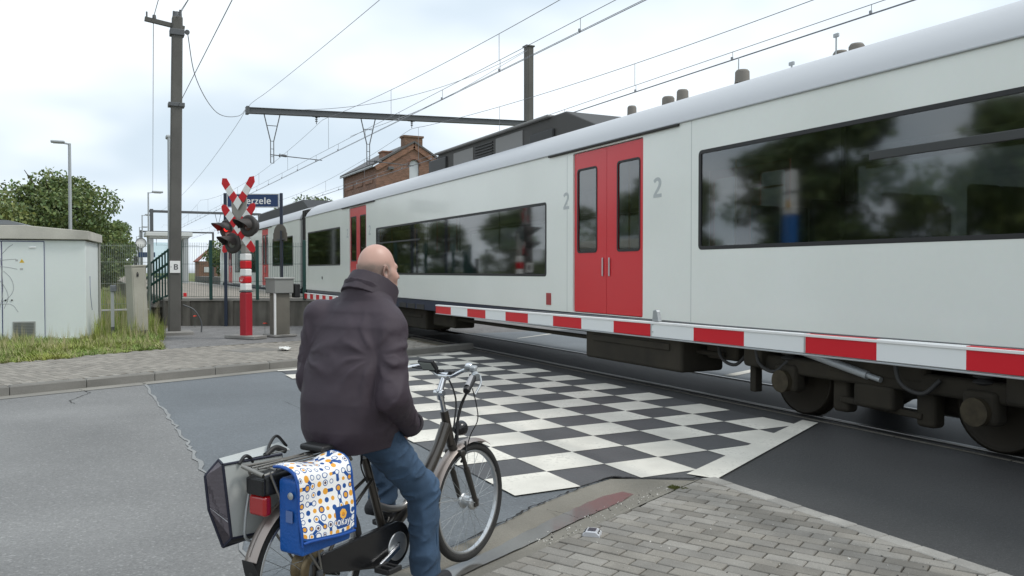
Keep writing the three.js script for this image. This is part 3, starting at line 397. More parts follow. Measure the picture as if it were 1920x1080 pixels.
  // dark skirts of the near side, cut away over the bogies
  for (const [a, b, y] of [[-29.8, -25.0, 0.58], [-20.6, -7.95, 0.80], [-7.95, 1.1, 0.90], [-21.9, -20.6, 0.72], [-51.1, -30.9, 0.62]]) { const f = plate(X(a), y, X(b), 1.034, [], 0.03); f.translate(0, 0, HW - 0.052); part('skirt', f, navy, train); }
  { const pn = []; for (let i = 0; i < 3; i++) pn.push(box(X(-19.5 + i * 0.62), 0.86, HW - 0.018, 0.5, 0.12, 0.012, 0.005)); part('vent_panel', pn, darkM, train); }
  part('transom', [box(X(-3.66), 2.83, HW - 0.006, 4.06, 0.085, 0.022, 0.008)], mat({ color: C(0.045, 0.047, 0.047), roughness: 0.4 }), train);
  part('transom', [box(X(-19.9), 2.44, HW - 0.006, 3.3, 0.04, 0.018, 0.006)], M.black, train);
  part('marker', [box(X(-12.1), 1.23, HW + 0.004, 0.16, 0.20, 0.012, 0.004)], mat({ color: C(0.35, 0.05, 0.05), roughness: 0.5 }), train);
  part('lock', [cyl(0, 0, 0, 0.05, 0.05, 0.012, 12).rotateX(Math.PI / 2).translate(X(-27.5), 1.47, HW)], darkM, train);
  // underframe boxes
  for (const [a, b, y0, y1, z0, z1] of [[-20.8, -18.4, 0.30, 0.85, 0.55, 1.2], [-18.2, -16.9, 0.42, 0.85, 0.6, 1.1], [-11.15, -8.75, 0.34, 0.92, 0.55, 1.28], [-8.6, -8.0, 0.55, 0.92, 0.5, 1.0], [-28.4, -25.4, 0.32, 0.9, 0.3, 1.1], [-10.9, -9.4, 0.45, 0.92, -1.2, -0.5], [-36, -33, 0.32, 0.9, 0.5, 1.2]]) part('equipment_box', [box(X((a + b) / 2), (y0 + y1) / 2, (z0 + z1) / 2, b - a, y1 - y0, z1 - z0, 0.05), box(X((a + b) / 2), (y0 + y1) / 2 + 0.04, z1 + 0.006, (b - a) * 0.8, (y1 - y0) * 0.16, 0.03, 0.01)], underM, train);
  part('pipe', [bar(V(X(-17), 0.62, 1.0), V(X(-8.2), 0.62, 1.0), 0.035, 0.035, 8), bar(V(X(-20), 0.70, 0.9), V(X(-8.2), 0.72, 0.9), 0.025, 0.025, 8)], underM, train);
  for (const [hx, hz] of [[-8.3, 1.05], [-7.55, 1.12], [-4.2, 1.12], [-3.4, 1.05], [-5.6, 1.14]]) part('hose', tube([V(X(hx), 0.92, hz), V(X(hx + 0.1), 0.60, hz + 0.03), V(X(hx + 0.32), 0.52, hz), V(X(hx + 0.45), 0.66, hz - 0.08)], 0.022, 20, 7), darkM, train);
  // bogies
  for (const bx of [-5.93, -27.0 + 3.9, -33.4, -48.5, 5.4]) {
    const bg = new THREE.Group(); bg.name = 'bogie'; bg.position.set(X(bx), 0, 0); train.add(bg);
    for (const s of [1, -1]) {
      part('side_frame', [box(0, 0.60, s * 0.98, 3.3, 0.20, 0.14, 0.05), box(0, 0.72, s * 0.98, 1.2, 0.28, 0.16, 0.06), box(-1.18, 0.46, s * 1.0, 0.34, 0.32, 0.2, 0.06), box(1.18, 0.46, s * 1.0, 0.34, 0.32, 0.2, 0.06), box(1.75, 0.42, s * 0.98, 0.10, 0.4, 0.12, 0.02), box(-1.75, 0.42, s * 0.98, 0.10, 0.4, 0.12, 0.02)], underM, bg);
      for (const w of [-1.18, 1.18]) { part('spring', [0, 1, 2, 3].map((k) => lathe([[0.05, 0], [0.10, 0.02], [0.10, 0.035], [0.05, 0.055]], 14).translate(w, 0.66 + k * 0.055, s * 1.0)), darkM, bg); part('axle_box', [cyl(0, 0, 0, 0.13, 0.13, 0.10, 18).rotateX(Math.PI / 2 * s).translate(w, 0.425, s * 1.06)], mat({ map: T.soil, color: C(0.55, 0.52, 0.48), roughness: 0.7, metalness: 0.3 }), bg); }
      part('damper', [bar(V(-0.95, 0.80, s * 1.09), V(-0.02, 0.62, s * 1.09), 0.045, 0.045, 12, true), bar(V(-0.5, 0.713, s * 1.09), V(0.14, 0.59, s * 1.09), 0.03, 0.03, 12, true)], M.galv, bg);
      part('air_spring', [cyl(0, 0.80, s * 0.98, 0.27, 0.25, 0.14, 22)], darkM, bg);
    }
    for (const w of [-1.18, 1.18]) { part('wheelset', [...[1, -1].map((s) => lathe([[0.02, -0.05], [0.09, -0.055], [0.11, -0.01], [0.36, -0.005], [0.38, -0.055], [0.42, -0.055], [0.425, 0.055], [0.45, 0.06], [0.45, 0.085], [0.38, 0.085], [0.36, 0.03], [0.11, 0.035], [0.02, 0.06]], 36).rotateX(-Math.PI / 2 * s).translate(w, 0.437, s * 0.735)), bar(V(w, 0.437, -0.8), V(w, 0.437, 0.8), 0.08, 0.08, 12), box(w * 0.75, 0.5, 0, 0.5, 0.5, 0.9, 0.15)], mat({ map: T.soil, color: C(0.22, 0.20, 0.18), roughness: 0.65, metalness: 0.3 }), bg); }
    part('traction_motor', box(-0.6, 0.48, 0, 0.62, 0.5, 1.2, 0.12), underM, bg); part('traction_motor', box(0.6, 0.48, 0, 0.62, 0.5, 1.2, 0.12), underM, bg); part('brake_rigging', [box(-0.52, 0.36, 0.84, 0.22, 0.42, 0.18, 0.05), box(0.52, 0.36, 0.84, 0.22, 0.42, 0.18, 0.05), rod(V(-0.5, 0.30, 0.92), V(0.5, 0.26, 0.92), 0.07, 0.07, 0.02), box(0, 0.40, 0.95, 0.5, 0.26, 0.2, 0.05)], underM, bg); part('sand_box', box(1.62, 0.72, 0.9, 0.34, 0.4, 0.5, 0.05), underM, bg); part('sand_box', box(-1.66, 0.72, 0.9, 0.30, 0.36, 0.5, 0.05), underM, bg);
    part('bolster', box(0, 0.62, 0, 0.7, 0.3, 1.9, 0.06), underM, bg);
  }
  // roof equipment
  const fair = (x0, x1, y1, slope, z0, z1) => { const s = new THREE.Shape(); s.moveTo(X(x0), 3.95); s.lineTo(X(x1), 3.95); s.lineTo(X(x1 - slope), y1); s.lineTo(X(x0 + 0.7), y1); s.closePath(); const g = new THREE.ExtrudeGeometry(s, { depth: z1 - z0, bevelEnabled: true, bevelSize: 0.03, bevelThickness: 0.03, bevelSegments: 2 }); g.translate(0, 0, z0); return uvBox(clean(g)); };
  const fairM = mat({ color: C(0.050, 0.047, 0.044), roughness: 0.6 }), fairL = mat({ color: C(0.22, 0.215, 0.21), roughness: 0.6 });
  { const f = part('roof_equipment', [fair(-19.4, -11.2, 4.50, 1.5, -0.75, 0.72)], fairM, train); part('lid', [box(X(-16.0), 4.53, 0, 5.6, 0.05, 1.66, 0.02)], fairL, f); part('panel', box(X(-14.9), 4.25, 0.755, 1.2, 0.38, 0.02, 0.008), fairL, f); part('panel', box(X(-17.2), 4.22, 0.755, 1.1, 0.40, 0.02, 0.008), fairL, f); part('cooler', box(X(-18.7), 4.2, 0.70, 1.1, 0.42, 0.2, 0.03), M.black, f); part('cooler', box(X(-13.5), 4.14, 0.72, 0.9, 0.3, 0.16, 0.03), M.black, f); part('grille', [0, 1, 2, 3, 4, 5].map((k) => box(X(-16.1), 4.10 + k * 0.06, 0.76, 0.9, 0.02, 0.03)), M.black, f); }
  { part('roof_equipment', [fair(-43, -31.6, 4.50, 1.5, -0.75, 0.78)], mat({ color: C(0.03, 0.03, 0.032), roughness: 0.6 }), train); }
  const pot = mat({ color: C(0.17, 0.155, 0.135), roughness: 0.7 });
  for (const [x, w, y] of [[-11.72, 0.17, 4.33], [-10.72, 0.22, 4.30], [-10.36, 0.20, 4.34], [-9.03, 0.22, 4.36], [-7.3, 0.2, 4.22], [-7.06, 0.2, 4.25]]) part('roof_vent', [box(X(x), 4.22, 0, w * 1.6, 0.08, 0.34, 0.01), lathe([[0, 0.19], [w * 0.36, 0.185], [w * 0.46, 0.155], [w * 0.47, 0.05], [w * 0.5, 0]], 14).translate(X(x), y, 0)], pot, train);
  part('aerial', [bar(V(X(-8.1), 4.2, 0), V(X(-8.1), 4.42, 0), 0.012), box(X(-8.1), 4.43, 0, 0.09, 0.05, 0.03, 0.01), bar(V(X(-7.28), 4.2, 0.1), V(X(-7.28), 4.58, 0.1), 0.01), box(X(-7.28), 4.58, 0.1, 0.08, 0.05, 0.03, 0.01), bar(V(X(-9.05), 4.2, 0.05), V(X(-9.05), 4.72, 0.05), 0.008)], M.galv, train);
}
// ------------------------------------------------------------------ bicycle: local x right, y up, -z forward, origin under the rear hub
const BIKE = [-3.83, 0, -0.95], BTURN = Math.atan2(0.513, 0.859);
const B = (s, h, o = 0) => V(o, h, -s);
{
  const frameM = phys({ color: C(0.050, 0.042, 0.034), roughness: 0.32, metalness: 0.35, clearcoat: 0.8, clearcoatRoughness: 0.1 });
  const fendM = mat({ color: C(0.33, 0.285, 0.26), roughness: 0.35, metalness: 0.6 }), tyreM = mat({ color: C(0.028, 0.027, 0.026), roughness: 0.85, bumpMap: T.grit, bumpScale: 0.002 });
  const bike = thing('bicycle', 'dark brown electric city bicycle with swept handlebar, standing under the man in the purple jacket', 'bicycle', BIKE, BTURN);
  const RS = -0.09;
  const strip = (cx, cy, R, a0, a1, w, crown, n = 40) => { // fender: curved strip over a wheel
    const pos = [], P = (i, k) => { const a = mix(a0, a1, i / n), u = k / 6 * 2 - 1, r = R - crown * u * u; return [u * w / 2, cy + Math.sin(a) * r, -(cx + Math.cos(a) * r)]; };
    for (let i = 0; i < n; i++) for (let k = 0; k < 6; k++) pos.push(...P(i, k), ...P(i + 1, k), ...P(i + 1, k + 1), ...P(i, k), ...P(i + 1, k + 1), ...P(i, k + 1));
    const g = new THREE.BufferGeometry(); g.setAttribute('position', new THREE.Float32BufferAttribute(pos, 3)); g.computeVertexNormals(); return uvBox(toCreasedNormals(g, 0.7));
  };
  function wheel(name, s, hubR, hubM) {
    const w = new THREE.Group(); w.name = name; w.position.set(0, 0.345, -s); bike.add(w);
    const tor = (R, r, m, n, sy = 1) => { const g = new THREE.TorusGeometry(R, r, 12, 72); g.scale(1, 1, sy); g.rotateY(Math.PI / 2); return part(n, clean(g), m, w); };
    tor(0.322, 0.0240, tyreM, 'tyre'); 
    const rim = lathe([[0.288, -0.011], [0.292, -0.014], [0.308, -0.0125], [0.308, 0.0125], [0.292, 0.014], [0.288, 0.011], [0.288, -0.011]], 72); rim.rotateZ(Math.PI / 2); part('rim', rim, M.alu, w);
    const hub = lathe([[0.004, -0.055], [hubR * 0.8, -0.05], [hubR, -0.035], [hubR, -0.028], [hubR * 0.72, -0.02], [hubR * 0.72, 0.02], [hubR, 0.028], [hubR, 0.035], [hubR * 0.8, 0.05], [0.004, 0.055]], 28); hub.rotateZ(Math.PI / 2); part('hub', hub, hubM, w);
    const sp = []; for (let i = 0; i < 32; i++) { const a = i / 32 * Math.PI * 2, b = a + (i % 4 < 2 ? 0.5 : -0.5), x = i % 2 ? 0.031 : -0.031; sp.push(bar(V(x, Math.sin(b) * hubR * 0.9, Math.cos(b) * hubR * 0.9), V(x * 0.15, Math.sin(a) * 0.29, Math.cos(a) * 0.29), 0.0013, 0.0013, 4)); } part('spokes', sp, M.galv, w);
    part('reflector', [0.9, 2.7, 4.5].map((a) => box(0, Math.sin(a) * 0.305, Math.cos(a) * 0.305, 0.03, 0.02, 0.02, 0.004)), M.black, w);
    return w;
  }
  wheel('front_wheel', 1.17, 0.045, M.alu); wheel('rear_wheel', RS, 0.085, mat({ color: C(0.22, 0.17, 0.10), roughness: 0.4, metalness: 0.7 }));
  // frame
  part('frame', [
    tube([B(0.955, 0.835), B(0.88, 0.715), B(0.76, 0.575), B(0.64, 0.47), B(0.53, 0.40), B(0.44, 0.345)], 0.034, 40, 14), bar(B(0.935, 0.915), B(1.0, 0.715), 0.024, 0.025, 16, true),
    bar(B(0.275, 0.80), B(0.44, 0.30), 0.020, 0.022, 16), bar(B(0.44, 0.30, -0.04), B(0.44, 0.30, 0.04), 0.034, 0.034, 16, true),
    ...[1, -1].flatMap((k) => [tube([B(0.42, 0.30, 0.03 * k), B(0.2, 0.30, 0.045 * k), B(RS + 0.02, 0.34, 0.062 * k)], 0.011, 14, 8), tube([B(0.31, 0.66, 0.022 * k), B(0.15, 0.56, 0.045 * k), B(RS, 0.345, 0.066 * k)], 0.009, 14, 8), box(k * 0.064, 0.343, -RS, 0.008, 0.06, 0.08, 0.003)]),
  ], frameM, bike);
  const bn = text('VINTO', 0.048, 0.0008); bn.rotateZ(Math.PI / 2); bn.scale(0.8, 1.2, 1); bn.rotateY(Math.PI / 2); bn.rotateX(0.32); bn.translate(0.0215, 0.56, -0.355); 
  part('lower_tube', [tube([B(0.37, 0.515), B(0.48, 0.47), B(0.58, 0.46), B(0.70, 0.535)], 0.019, 20, 10)], mat({ color: C(0.34, 0.32, 0.30), roughness: 0.3, metalness: 0.7 }), bike);
  // fork
  const fork = part('fork', [bar(B(1.0, 0.715), B(1.035, 0.66), 0.026, 0.026, 12, true), box(0, 0.66, -1.04, 0.125, 0.035, 0.045, 0.012), ...[1, -1].flatMap((k) => [bar(B(1.035, 0.665, 0.052 * k), B(1.09, 0.53, 0.053 * k), 0.0125, 0.0125, 12), bar(B(1.075, 0.565, 0.053 * k), B(1.17, 0.345, 0.056 * k), 0.019, 0.014, 12, true), box(k * 0.058, 0.345, -1.17, 0.01, 0.045, 0.04, 0.004)])], mat({ color: C(0.05, 0.045, 0.04), roughness: 0.35, metalness: 0.3 }), bike);
  part('brake', [...[1, -1].map((k) => tube([B(1.055, 0.60, 0.03 * k), B(1.085, 0.665, 0.045 * k), B(1.10, 0.715, 0.03 * k)], 0.007, 10, 6)), box(0.03, 0.665, -1.085, 0.012, 0.05, 0.014, 0.004)], M.black, bike);
  part('front_fender', strip(1.17, 0.345, 0.372, 1.02, 3.35, 0.076, 0.016), fendM, bike); part('fender_stay', [1, -1].map((k) => tube([B(1.17, 0.345, 0.062 * k), B(1.0, 0.40, 0.045 * k), B(0.82, 0.42, 0.03 * k)], 0.0025, 8, 4)), M.galv, bike);
  const rf = part('rear_fender', [strip(RS, 0.345, 0.374, 0.6, 2.80, 0.076, 0.016), strip(RS, 0.345, 0.376, 1.0, 2.75, 0.012, 0)], fendM, bike);
  { const s = new THREE.Shape(); s.moveTo(-0.032, 0); s.lineTo(0.032, 0); s.quadraticCurveTo(0.062, -0.13, 0.028, -0.175); s.quadraticCurveTo(0, -0.20, -0.028, -0.175); s.quadraticCurveTo(-0.062, -0.13, -0.032, 0); const g = new THREE.ExtrudeGeometry(s, { depth: 0.004, bevelEnabled: false }); g.rotateX(0.35); g.translate(0, 0.472, 0.352 - RS); part('mud_flap', uvBox(clean(g)), M.black, rf); }
  // stem, handlebar
  part('stem', [bar(B(0.935, 0.91), B(0.908, 1.0), 0.0145, 0.0145, 14), bar(B(0.908, 0.985), B(0.893, 1.035), 0.021, 0.021, 14, true), bar(B(0.893, 1.02), B(0.935, 1.10), 0.019, 0.017, 14, true), bar(B(0.893, 1.02, -0.03), B(0.893, 1.02, 0.03), 0.018, 0.018, 14, true), bar(B(0.94, 1.108, -0.03), B(0.94, 1.108, 0.03), 0.022, 0.022, 14, true)], M.chrome, bike);
  const hb = (k) => [B(0.94, 1.108, 0), B(0.945, 1.112, 0.05 * k), B(0.955, 1.145, 0.12 * k), B(0.94, 1.155, 0.18 * k), B(0.875, 1.14, 0.245 * k), B(0.79, 1.105, 0.285 * k), B(0.735, 1.08, 0.30 * k)];
  part('handlebar', [tube(hb(1), 0.0115, 40, 10), tube(hb(-1), 0.0115, 40, 10)], M.chrome, bike);
  for (const k of [1, -1]) {
    const g = part('grip', [tube([B(0.845, 1.128, 0.262 * k), B(0.79, 1.105, 0.285 * k), B(0.728, 1.076, 0.303 * k)], 0.0185, 16, 12), bar(B(0.735, 1.079, 0.301 * k), B(0.722, 1.073, 0.305 * k), 0.021, 0.017, 14, true)], M.black, bike);
    part('grip_panel', tube([B(0.835, 1.129, 0.262 * k), B(0.79, 1.112, 0.280 * k), B(0.742, 1.092, 0.296 * k)], 0.0165, 14, 10), mat({ color: C(0.33, 0.33, 0.34), roughness: 0.6 }), g);
    part('brake_lever', [bar(B(0.885, 1.14, 0.25 * k), B(0.865, 1.13, 0.275 * k), 0.019, 0.019, 12, true), tube([B(0.88, 1.135, 0.285 * k), B(0.83, 1.105, 0.325 * k), B(0.745, 1.055, 0.345 * k)], 0.006, 14, 6)], M.galv, bike);
  }
  part('gear_shifter', [box(0.20, 1.172, -0.915, 0.065, 0.022, 0.042, 0.008), box(0.225, 1.165, -0.90, 0.04, 0.03, 0.03, 0.01), box(0.165, 1.163, -0.93, 0.03, 0.03, 0.03, 0.008)], M.galv, bike); part('bell', lathe([[0, 0.018], [0.016, 0.015], [0.022, 0.004], [0.022, 0]], 16).translate(0.165, 1.175, -0.945), M.chrome, bike);
  { const d = new THREE.Group(); d.name = 'display'; d.position.set(-0.085, 1.17, -0.90); d.rotation.set(0.75, 0, 0); d.scale.setScalar(1.25); bike.add(d); part('display_case', box(0, 0, 0, 0.085, 0.062, 0.02, 0.006), M.black, d); part('screen', box(0, 0.003, 0.0105, 0.068, 0.045, 0.004, 0.002), mat({ color: C(0.28, 0.30, 0.27), roughness: 0.15 }), d); part('mount', box(0.0, -0.03, -0.015, 0.04, 0.04, 0.03, 0.006), M.black, d); }
  part('clamp_block', [box(-0.04, 1.125, -0.955, 0.035, 0.035, 0.04, 0.008), box(0.04, 1.125, -0.955, 0.03, 0.03, 0.04, 0.008)], M.black, bike);
  part('cable', [tube([B(0.93, 1.135, 0.21), B(1.02, 1.10, 0.16), B(1.05, 0.98, 0.06), B(1.03, 0.86, 0.03), B(1.0, 0.74, 0.045)], 0.0075, 36, 6), tube([B(0.92, 1.13, 0.19), B(1.0, 1.07, 0.15), B(1.035, 0.95, 0.05), B(1.01, 0.82, 0.03)], 0.006, 30, 6), tube([B(0.78, 1.08, 0.305), B(0.88, 0.98, 0.26), B(1.02, 0.86, 0.17), B(1.08, 0.76, 0.08), B(1.09, 0.69, 0.05)], 0.0032, 36, 5), tube([B(0.90, 1.15, -0.2), B(1.0, 1.12, -0.06), B(1.03, 0.98, 0.01), B(0.99, 0.82, 0.03)], 0.005, 26, 6), tube([B(0.28, 0.74, -0.02), B(0.23, 0.80, 0.03), B(0.19, 0.76, 0.06), B(0.26, 0.66, 0.035)], 0.004, 20, 5)], M.black, bike);
  { const l = new THREE.Group(); l.name = 'headlamp'; l.position.set(0, 0.79, -1.085); bike.add(l); const g = lathe([[0, -0.045], [0.022, -0.042], [0.04, -0.015], [0.044, 0.02], [0.04, 0.028]], 22); g.rotateX(-Math.PI / 2); part('lamp_housing', g, M.blackGloss, l); const c = lathe([[0, 0.03], [0.038, 0.027]], 22); c.rotateX(-Math.PI / 2); part('lens', c, mat({ color: C(0.5, 0.5, 0.5), roughness: 0.1 }), l); part('bracket', rod(V(0, -0.03, 0.03), V(0, -0.12, 0.05), 0.014, 0.02, 0.004), M.black, l); }
  // saddle, seat post
  part('seat_post', [bar(B(0.287, 0.76), B(0.255, 0.875), 0.0135, 0.0135, 12), bar(B(0.282, 0.775), B(0.274, 0.805), 0.022, 0.022, 12, true)], M.galv, bike);
  { const g = nets((x, y, z) => { const a = cap3(x * 0.9, (y - 0.905) * 2.0, z, [0, 0, -0.14], [0, 0, -0.18], 0.08, 0.09) ; const b = cap3(x, (y - 0.90) * 1.9, z, [0, 0, -0.22], [0, 0, -0.40], 0.055, 0.028); return smin(a, b, 0.06) * 0.5; }, [-0.14, 0.83, -0.47], [0.14, 0.97, -0.03], 0.009); part('saddle', g, M.black, bike); }
  // drive: chain case, cranks, pedals
  { const s = new THREE.Shape(), pts = [], R0 = 0.106, R1 = 0.040, c0 = [0.432, 0.312], c1 = [-0.06, 0.362]; for (let i = 0; i <= 24; i++) { const a = -Math.PI / 2 - 0.1 + i / 24 * (Math.PI + 0.24); pts.push([c0[0] + Math.cos(a) * R0, c0[1] + Math.sin(a) * R0]); } for (let i = 0; i <= 14; i++) { const a = Math.PI / 2 + 0.1 + i / 14 * (Math.PI - 0.2); pts.push([c1[0] + Math.cos(a) * R1, c1[1] + Math.sin(a) * R1]); } pts.forEach(([x, y], i) => i ? s.lineTo(x, y) : s.moveTo(x, y)); const h = new THREE.Path(); h.absarc(c0[0] + 0.008, c0[1] - 0.01, 0.068, 0, 6.2832); s.holes.push(h); const g = new THREE.ExtrudeGeometry(s, { depth: 0.018, bevelEnabled: true, bevelSize: 0.008, bevelThickness: 0.008, bevelSegments: 3 }); g.rotateY(Math.PI / 2); g.translate(0.048, 0, 0); part('chain_case', uvBox(clean(g)), M.blackGloss, bike); }
  part('chainring', [lathe([[0.02, 0], [0.066, 0.001], [0.072, -0.004], [0.072, -0.006], [0.02, -0.006]], 40).rotateZ(-Math.PI / 2).translate(0.080, 0.30, -0.443), bar(B(0.443, 0.30, 0.05), B(0.443, 0.30, 0.088), 0.018, 0.016, 14, true)], M.alu, bike);
  for (const [k, ds, dh] of [[1, -0.163, -0.05], [-1, 0.163, 0.05]]) {
    const o = 0.088 * k, c = part('crank', [rod(B(0.443, 0.30, o), B(0.443 + ds, 0.30 + dh, o + 0.012 * k), 0.016, 0.030, 0.007)], M.chrome, bike), ps = 0.443 + ds, ph = 0.30 + dh;
    part('pedal', [box(o + 0.066 * k, ph, -ps, 0.085, 0.022, 0.02, 0.006), box(o + 0.062 * k, ph - 0.004, -ps - 0.042, 0.09, 0.024, 0.016, 0.006), box(o + 0.062 * k, ph - 0.004, -ps + 0.042, 0.09, 0.024, 0.016, 0.006), box(o + 0.022 * k, ph, -ps, 0.014, 0.026, 0.095, 0.005), box(o + 0.107 * k, ph, -ps, 0.014, 0.026, 0.095, 0.005), box(o + 0.107 * k, ph, -ps, 0.008, 0.016, 0.05, 0.003)], M.black, c);
  }
  part('derailleur', [box(0.078, 0.30, 0.012 - RS, 0.02, 0.09, 0.03, 0.006), lathe([[0.006, -0.004], [0.03, -0.004], [0.03, 0.004], [0.006, 0.004]], 18).rotateZ(Math.PI / 2).translate(0.07, 0.235, -RS), tube([B(RS, 0.33, 0.08), B(RS - 0.08, 0.31, 0.085), B(RS - 0.06, 0.38, 0.07)], 0.004, 14, 5), lathe([[0.015, 0], [0.055, 0], [0.055, 0.004], [0.03, 0.02], [0.015, 0.022]], 24).rotateZ(-Math.PI / 2).translate(0.045, 0.345, -RS)], M.steel, bike);
  part('kickstand', [bar(B(-0.08, 0.31, -0.075), B(0.2, 0.20, -0.10), 0.010, 0.010, 8, true)], M.black, bike);
  // rack with battery, rear lamp
  const rk = part('luggage_rack', [...[1, -1].flatMap((k) => [tube([B(0.13, 0.80, 0.055 * k), B(0.09, 0.835, 0.062 * k), B(-0.2, 0.848, 0.066 * k), B(-0.41, 0.848 - 0.012 * k, 0.066 * k)], 0.0075, 24, 8), tube([B(-0.16, 0.846, 0.068 * k), B(-0.14, 0.6, 0.078 * k), B(RS, 0.345, 0.075 * k)], 0.006, 16, 6), tube([B(-0.38, 0.846, 0.068 * k), B(-0.28, 0.62, 0.08 * k), B(RS - 0.01, 0.345, 0.077 * k)], 0.006, 16, 6)]), bar(B(-0.41, 0.860, -0.066), B(-0.41, 0.836, 0.066), 0.0095, 0.0095, 10), ...[-0.34, -0.2, -0.06].map((s) => bar(B(s, 0.848, -0.066), B(s, 0.848, 0.066), 0.005, 0.005, 8)), ...[0.02, -0.022].map((o) => bar(B(-0.40, 0.858, o), B(0.08, 0.852, o), 0.0045, 0.0045, 8))], mat({ color: C(0.27, 0.26, 0.24), roughness: 0.35, metalness: 0.7 }), bike);
  part('spring_clip', [tube([B(0.06, 0.872, 0.06), B(0.09, 0.90, 0.05), B(0.1, 0.905, 0), B(0.09, 0.90, -0.05), B(0.06, 0.872, -0.06)], 0.006, 20, 6), box(0, 0.885, 0.0, 0.15, 0.03, 0.16, 0.012)], M.black, bike);
  const bat = part('battery', [box(0, 0.782, 0.17, 0.118, 0.088, 0.44, 0.02)], M.black, bike); part('battery_cap', box(0, 0.78, 0.395, 0.11, 0.075, 0.02, 0.01), M.blackGloss, bat);
  part('rear_lamp', [box(0, 0.695, 0.372, 0.105, 0.09, 0.045, 0.016)], phys({ color: C(0.36, 0.006, 0.008), roughness: 0.12, clearcoat: 1, clearcoatRoughness: 0.05 }), bike); part('lamp_bracket', [box(0, 0.745, 0.37, 0.06, 0.04, 0.03, 0.008)], M.black, bike);
  part('pannier_guard', [tube([B(-0.36, 0.80, -0.07), B(-0.39, 0.62, -0.075), B(-0.385, 0.54, -0.078), B(-0.30, 0.50, -0.08)], 0.006, 24, 6)], M.galv, bike);

  // right pannier, white print flap on blue
  const pan = thing('pannier_bag', 'blue pannier with white flap of orange and blue circles, right side of bicycle rack', 'pannier bag', BIKE, BTURN);
  const blue = phys({ color: C(0.008, 0.090, 0.36), roughness: 0.38, sheen: 0.3, sheenRoughness: 0.5, bumpMap: T.grit, bumpScale: 0.002 }), blueTrim = mat({ color: C(0.006, 0.065, 0.30), roughness: 0.5 });
  const s0 = -0.345, s1 = -0.03, y0 = 0.495, y1 = 0.835, sag = (x, y, z) => 0.006 * Math.sin(z * 17 + y * 9) + 0.004 * Math.sin(y * 31 + z * 7);
  const oTop = 0.185, oBot = 0.222;
  { const g = new RoundedBoxGeometry(1, 1, 1, 10, 0.06); const p = g.attributes.position; for (let i = 0; i < p.count; i++) { const u = p.getX(i) + 0.5, v = p.getY(i) + 0.5, w = p.getZ(i); const o = mix(0.078, mix(oBot, oTop, v) - 0.004, u), h = mix(y0, y1 - 0.02, v), z = -mix(s0 + 0.006, s1 - 0.006, 0.5 - w); p.setXYZ(i, o + sag(o, h, z) * (u > 0.3 ? 1 : 0) + (Math.abs(w) > 0.45 ? -0.012 * Math.sin(v * 3.14) * u : 0), h, z); } g.computeVertexNormals(); part('bag_body', uvBox(clean(g)), blue, pan); }
  const print = canvasTex(768, 1024, (c, w, h) => {
    c.fillStyle = '#1a4f8f'; c.fillRect(0, 0, w, h); c.fillStyle = '#f1f0ee'; c.fillRect(14, 0, w - 28, h - 22);
    const r = rng(2024), N = 9, NJ = 12, q = w / N, blueC = '#1d4f93', or = '#e5a23a';
    c.strokeStyle = blueC; c.lineCap = 'round'; c.fillStyle = blueC;
    const cell = []; for (let j = 0; j < NJ; j++) for (let i = 0; i < N; i++) cell.push({ x: (i + 0.5) * q + (r() - 0.5) * q * 0.14, y: (j + 0.5) * q + (r() - 0.5) * q * 0.14, k: r(), R: q * (0.26 + r() * 0.17), j, i });
    for (const a of cell) for (const b of cell) if (a.i < N && (b.i - a.i === 1 && Math.abs(b.j - a.j) <= 1 || b.i === a.i && b.j - a.j === 1) && r() < (a.j < 7 ? 0.085 : 0.045)) { c.beginPath(); c.lineWidth = q * 0.42; c.moveTo(a.x, a.y); c.lineTo(b.x, b.y); c.stroke(); }
    const disc = (x, y, R, f) => { c.fillStyle = f; c.beginPath(); c.arc(x, y, R, 0, 7); c.fill(); };
    for (const a of cell) {  if (a.k < 0.22) disc(a.x, a.y, a.R * 0.9, or); else if (a.k < 0.36) disc(a.x, a.y, a.R * 0.8, blueC); else if (a.k < 0.66) { disc(a.x, a.y, a.R * 1.1, blueC); disc(a.x, a.y, a.R * 0.80, '#f1f0ee'); } else if (a.k < 0.86) { disc(a.x, a.y, a.R * 1.08, blueC); disc(a.x, a.y, a.R * 0.82, '#f1f0ee'); disc(a.x, a.y, a.R * 0.5, a.k < 0.8 ? or : '#5b4a55'); } else { disc(a.x, a.y, a.R * 1.1, blueC); disc(a.x, a.y, a.R * 0.72, or); } }
    c.strokeStyle = '#1a4f8f'; c.lineWidth = 20; c.strokeRect(9, -40, w - 18, h + 22);
    const bx = w * 0.60, by = h * 0.72, bw = w * 0.29, bh = h * 0.215; c.fillStyle = '#17488c'; c.beginPath(); c.roundRect(bx, by, bw, bh, 22); c.fill();
    for (let i = 0; i < 7; i++) { const a = i * 0.9; disc(bx + bw * 0.5 + Math.cos(a) * 26, by + bh * 0.36 + Math.sin(a) * 26, 26, '#eeb14a'); } disc(bx + bw * 0.5, by + bh * 0.36, 20, '#d98c2a'); c.strokeStyle = '#17488c'; c.lineWidth = 5; c.beginPath(); c.arc(bx + bw * 0.5, by + bh * 0.36, 20, 0.3, 2.8); c.stroke();
    c.fillStyle = '#f4f2ee'; c.font = 'bold 84px sans-serif'; c.textAlign = 'center'; c.fillText('OKay', bx + bw * 0.5, by + bh * 0.86);
  });
  const flapM = phys({ map: print, roughness: 0.32, clearcoat: 0.3, clearcoatRoughness: 0.25 });
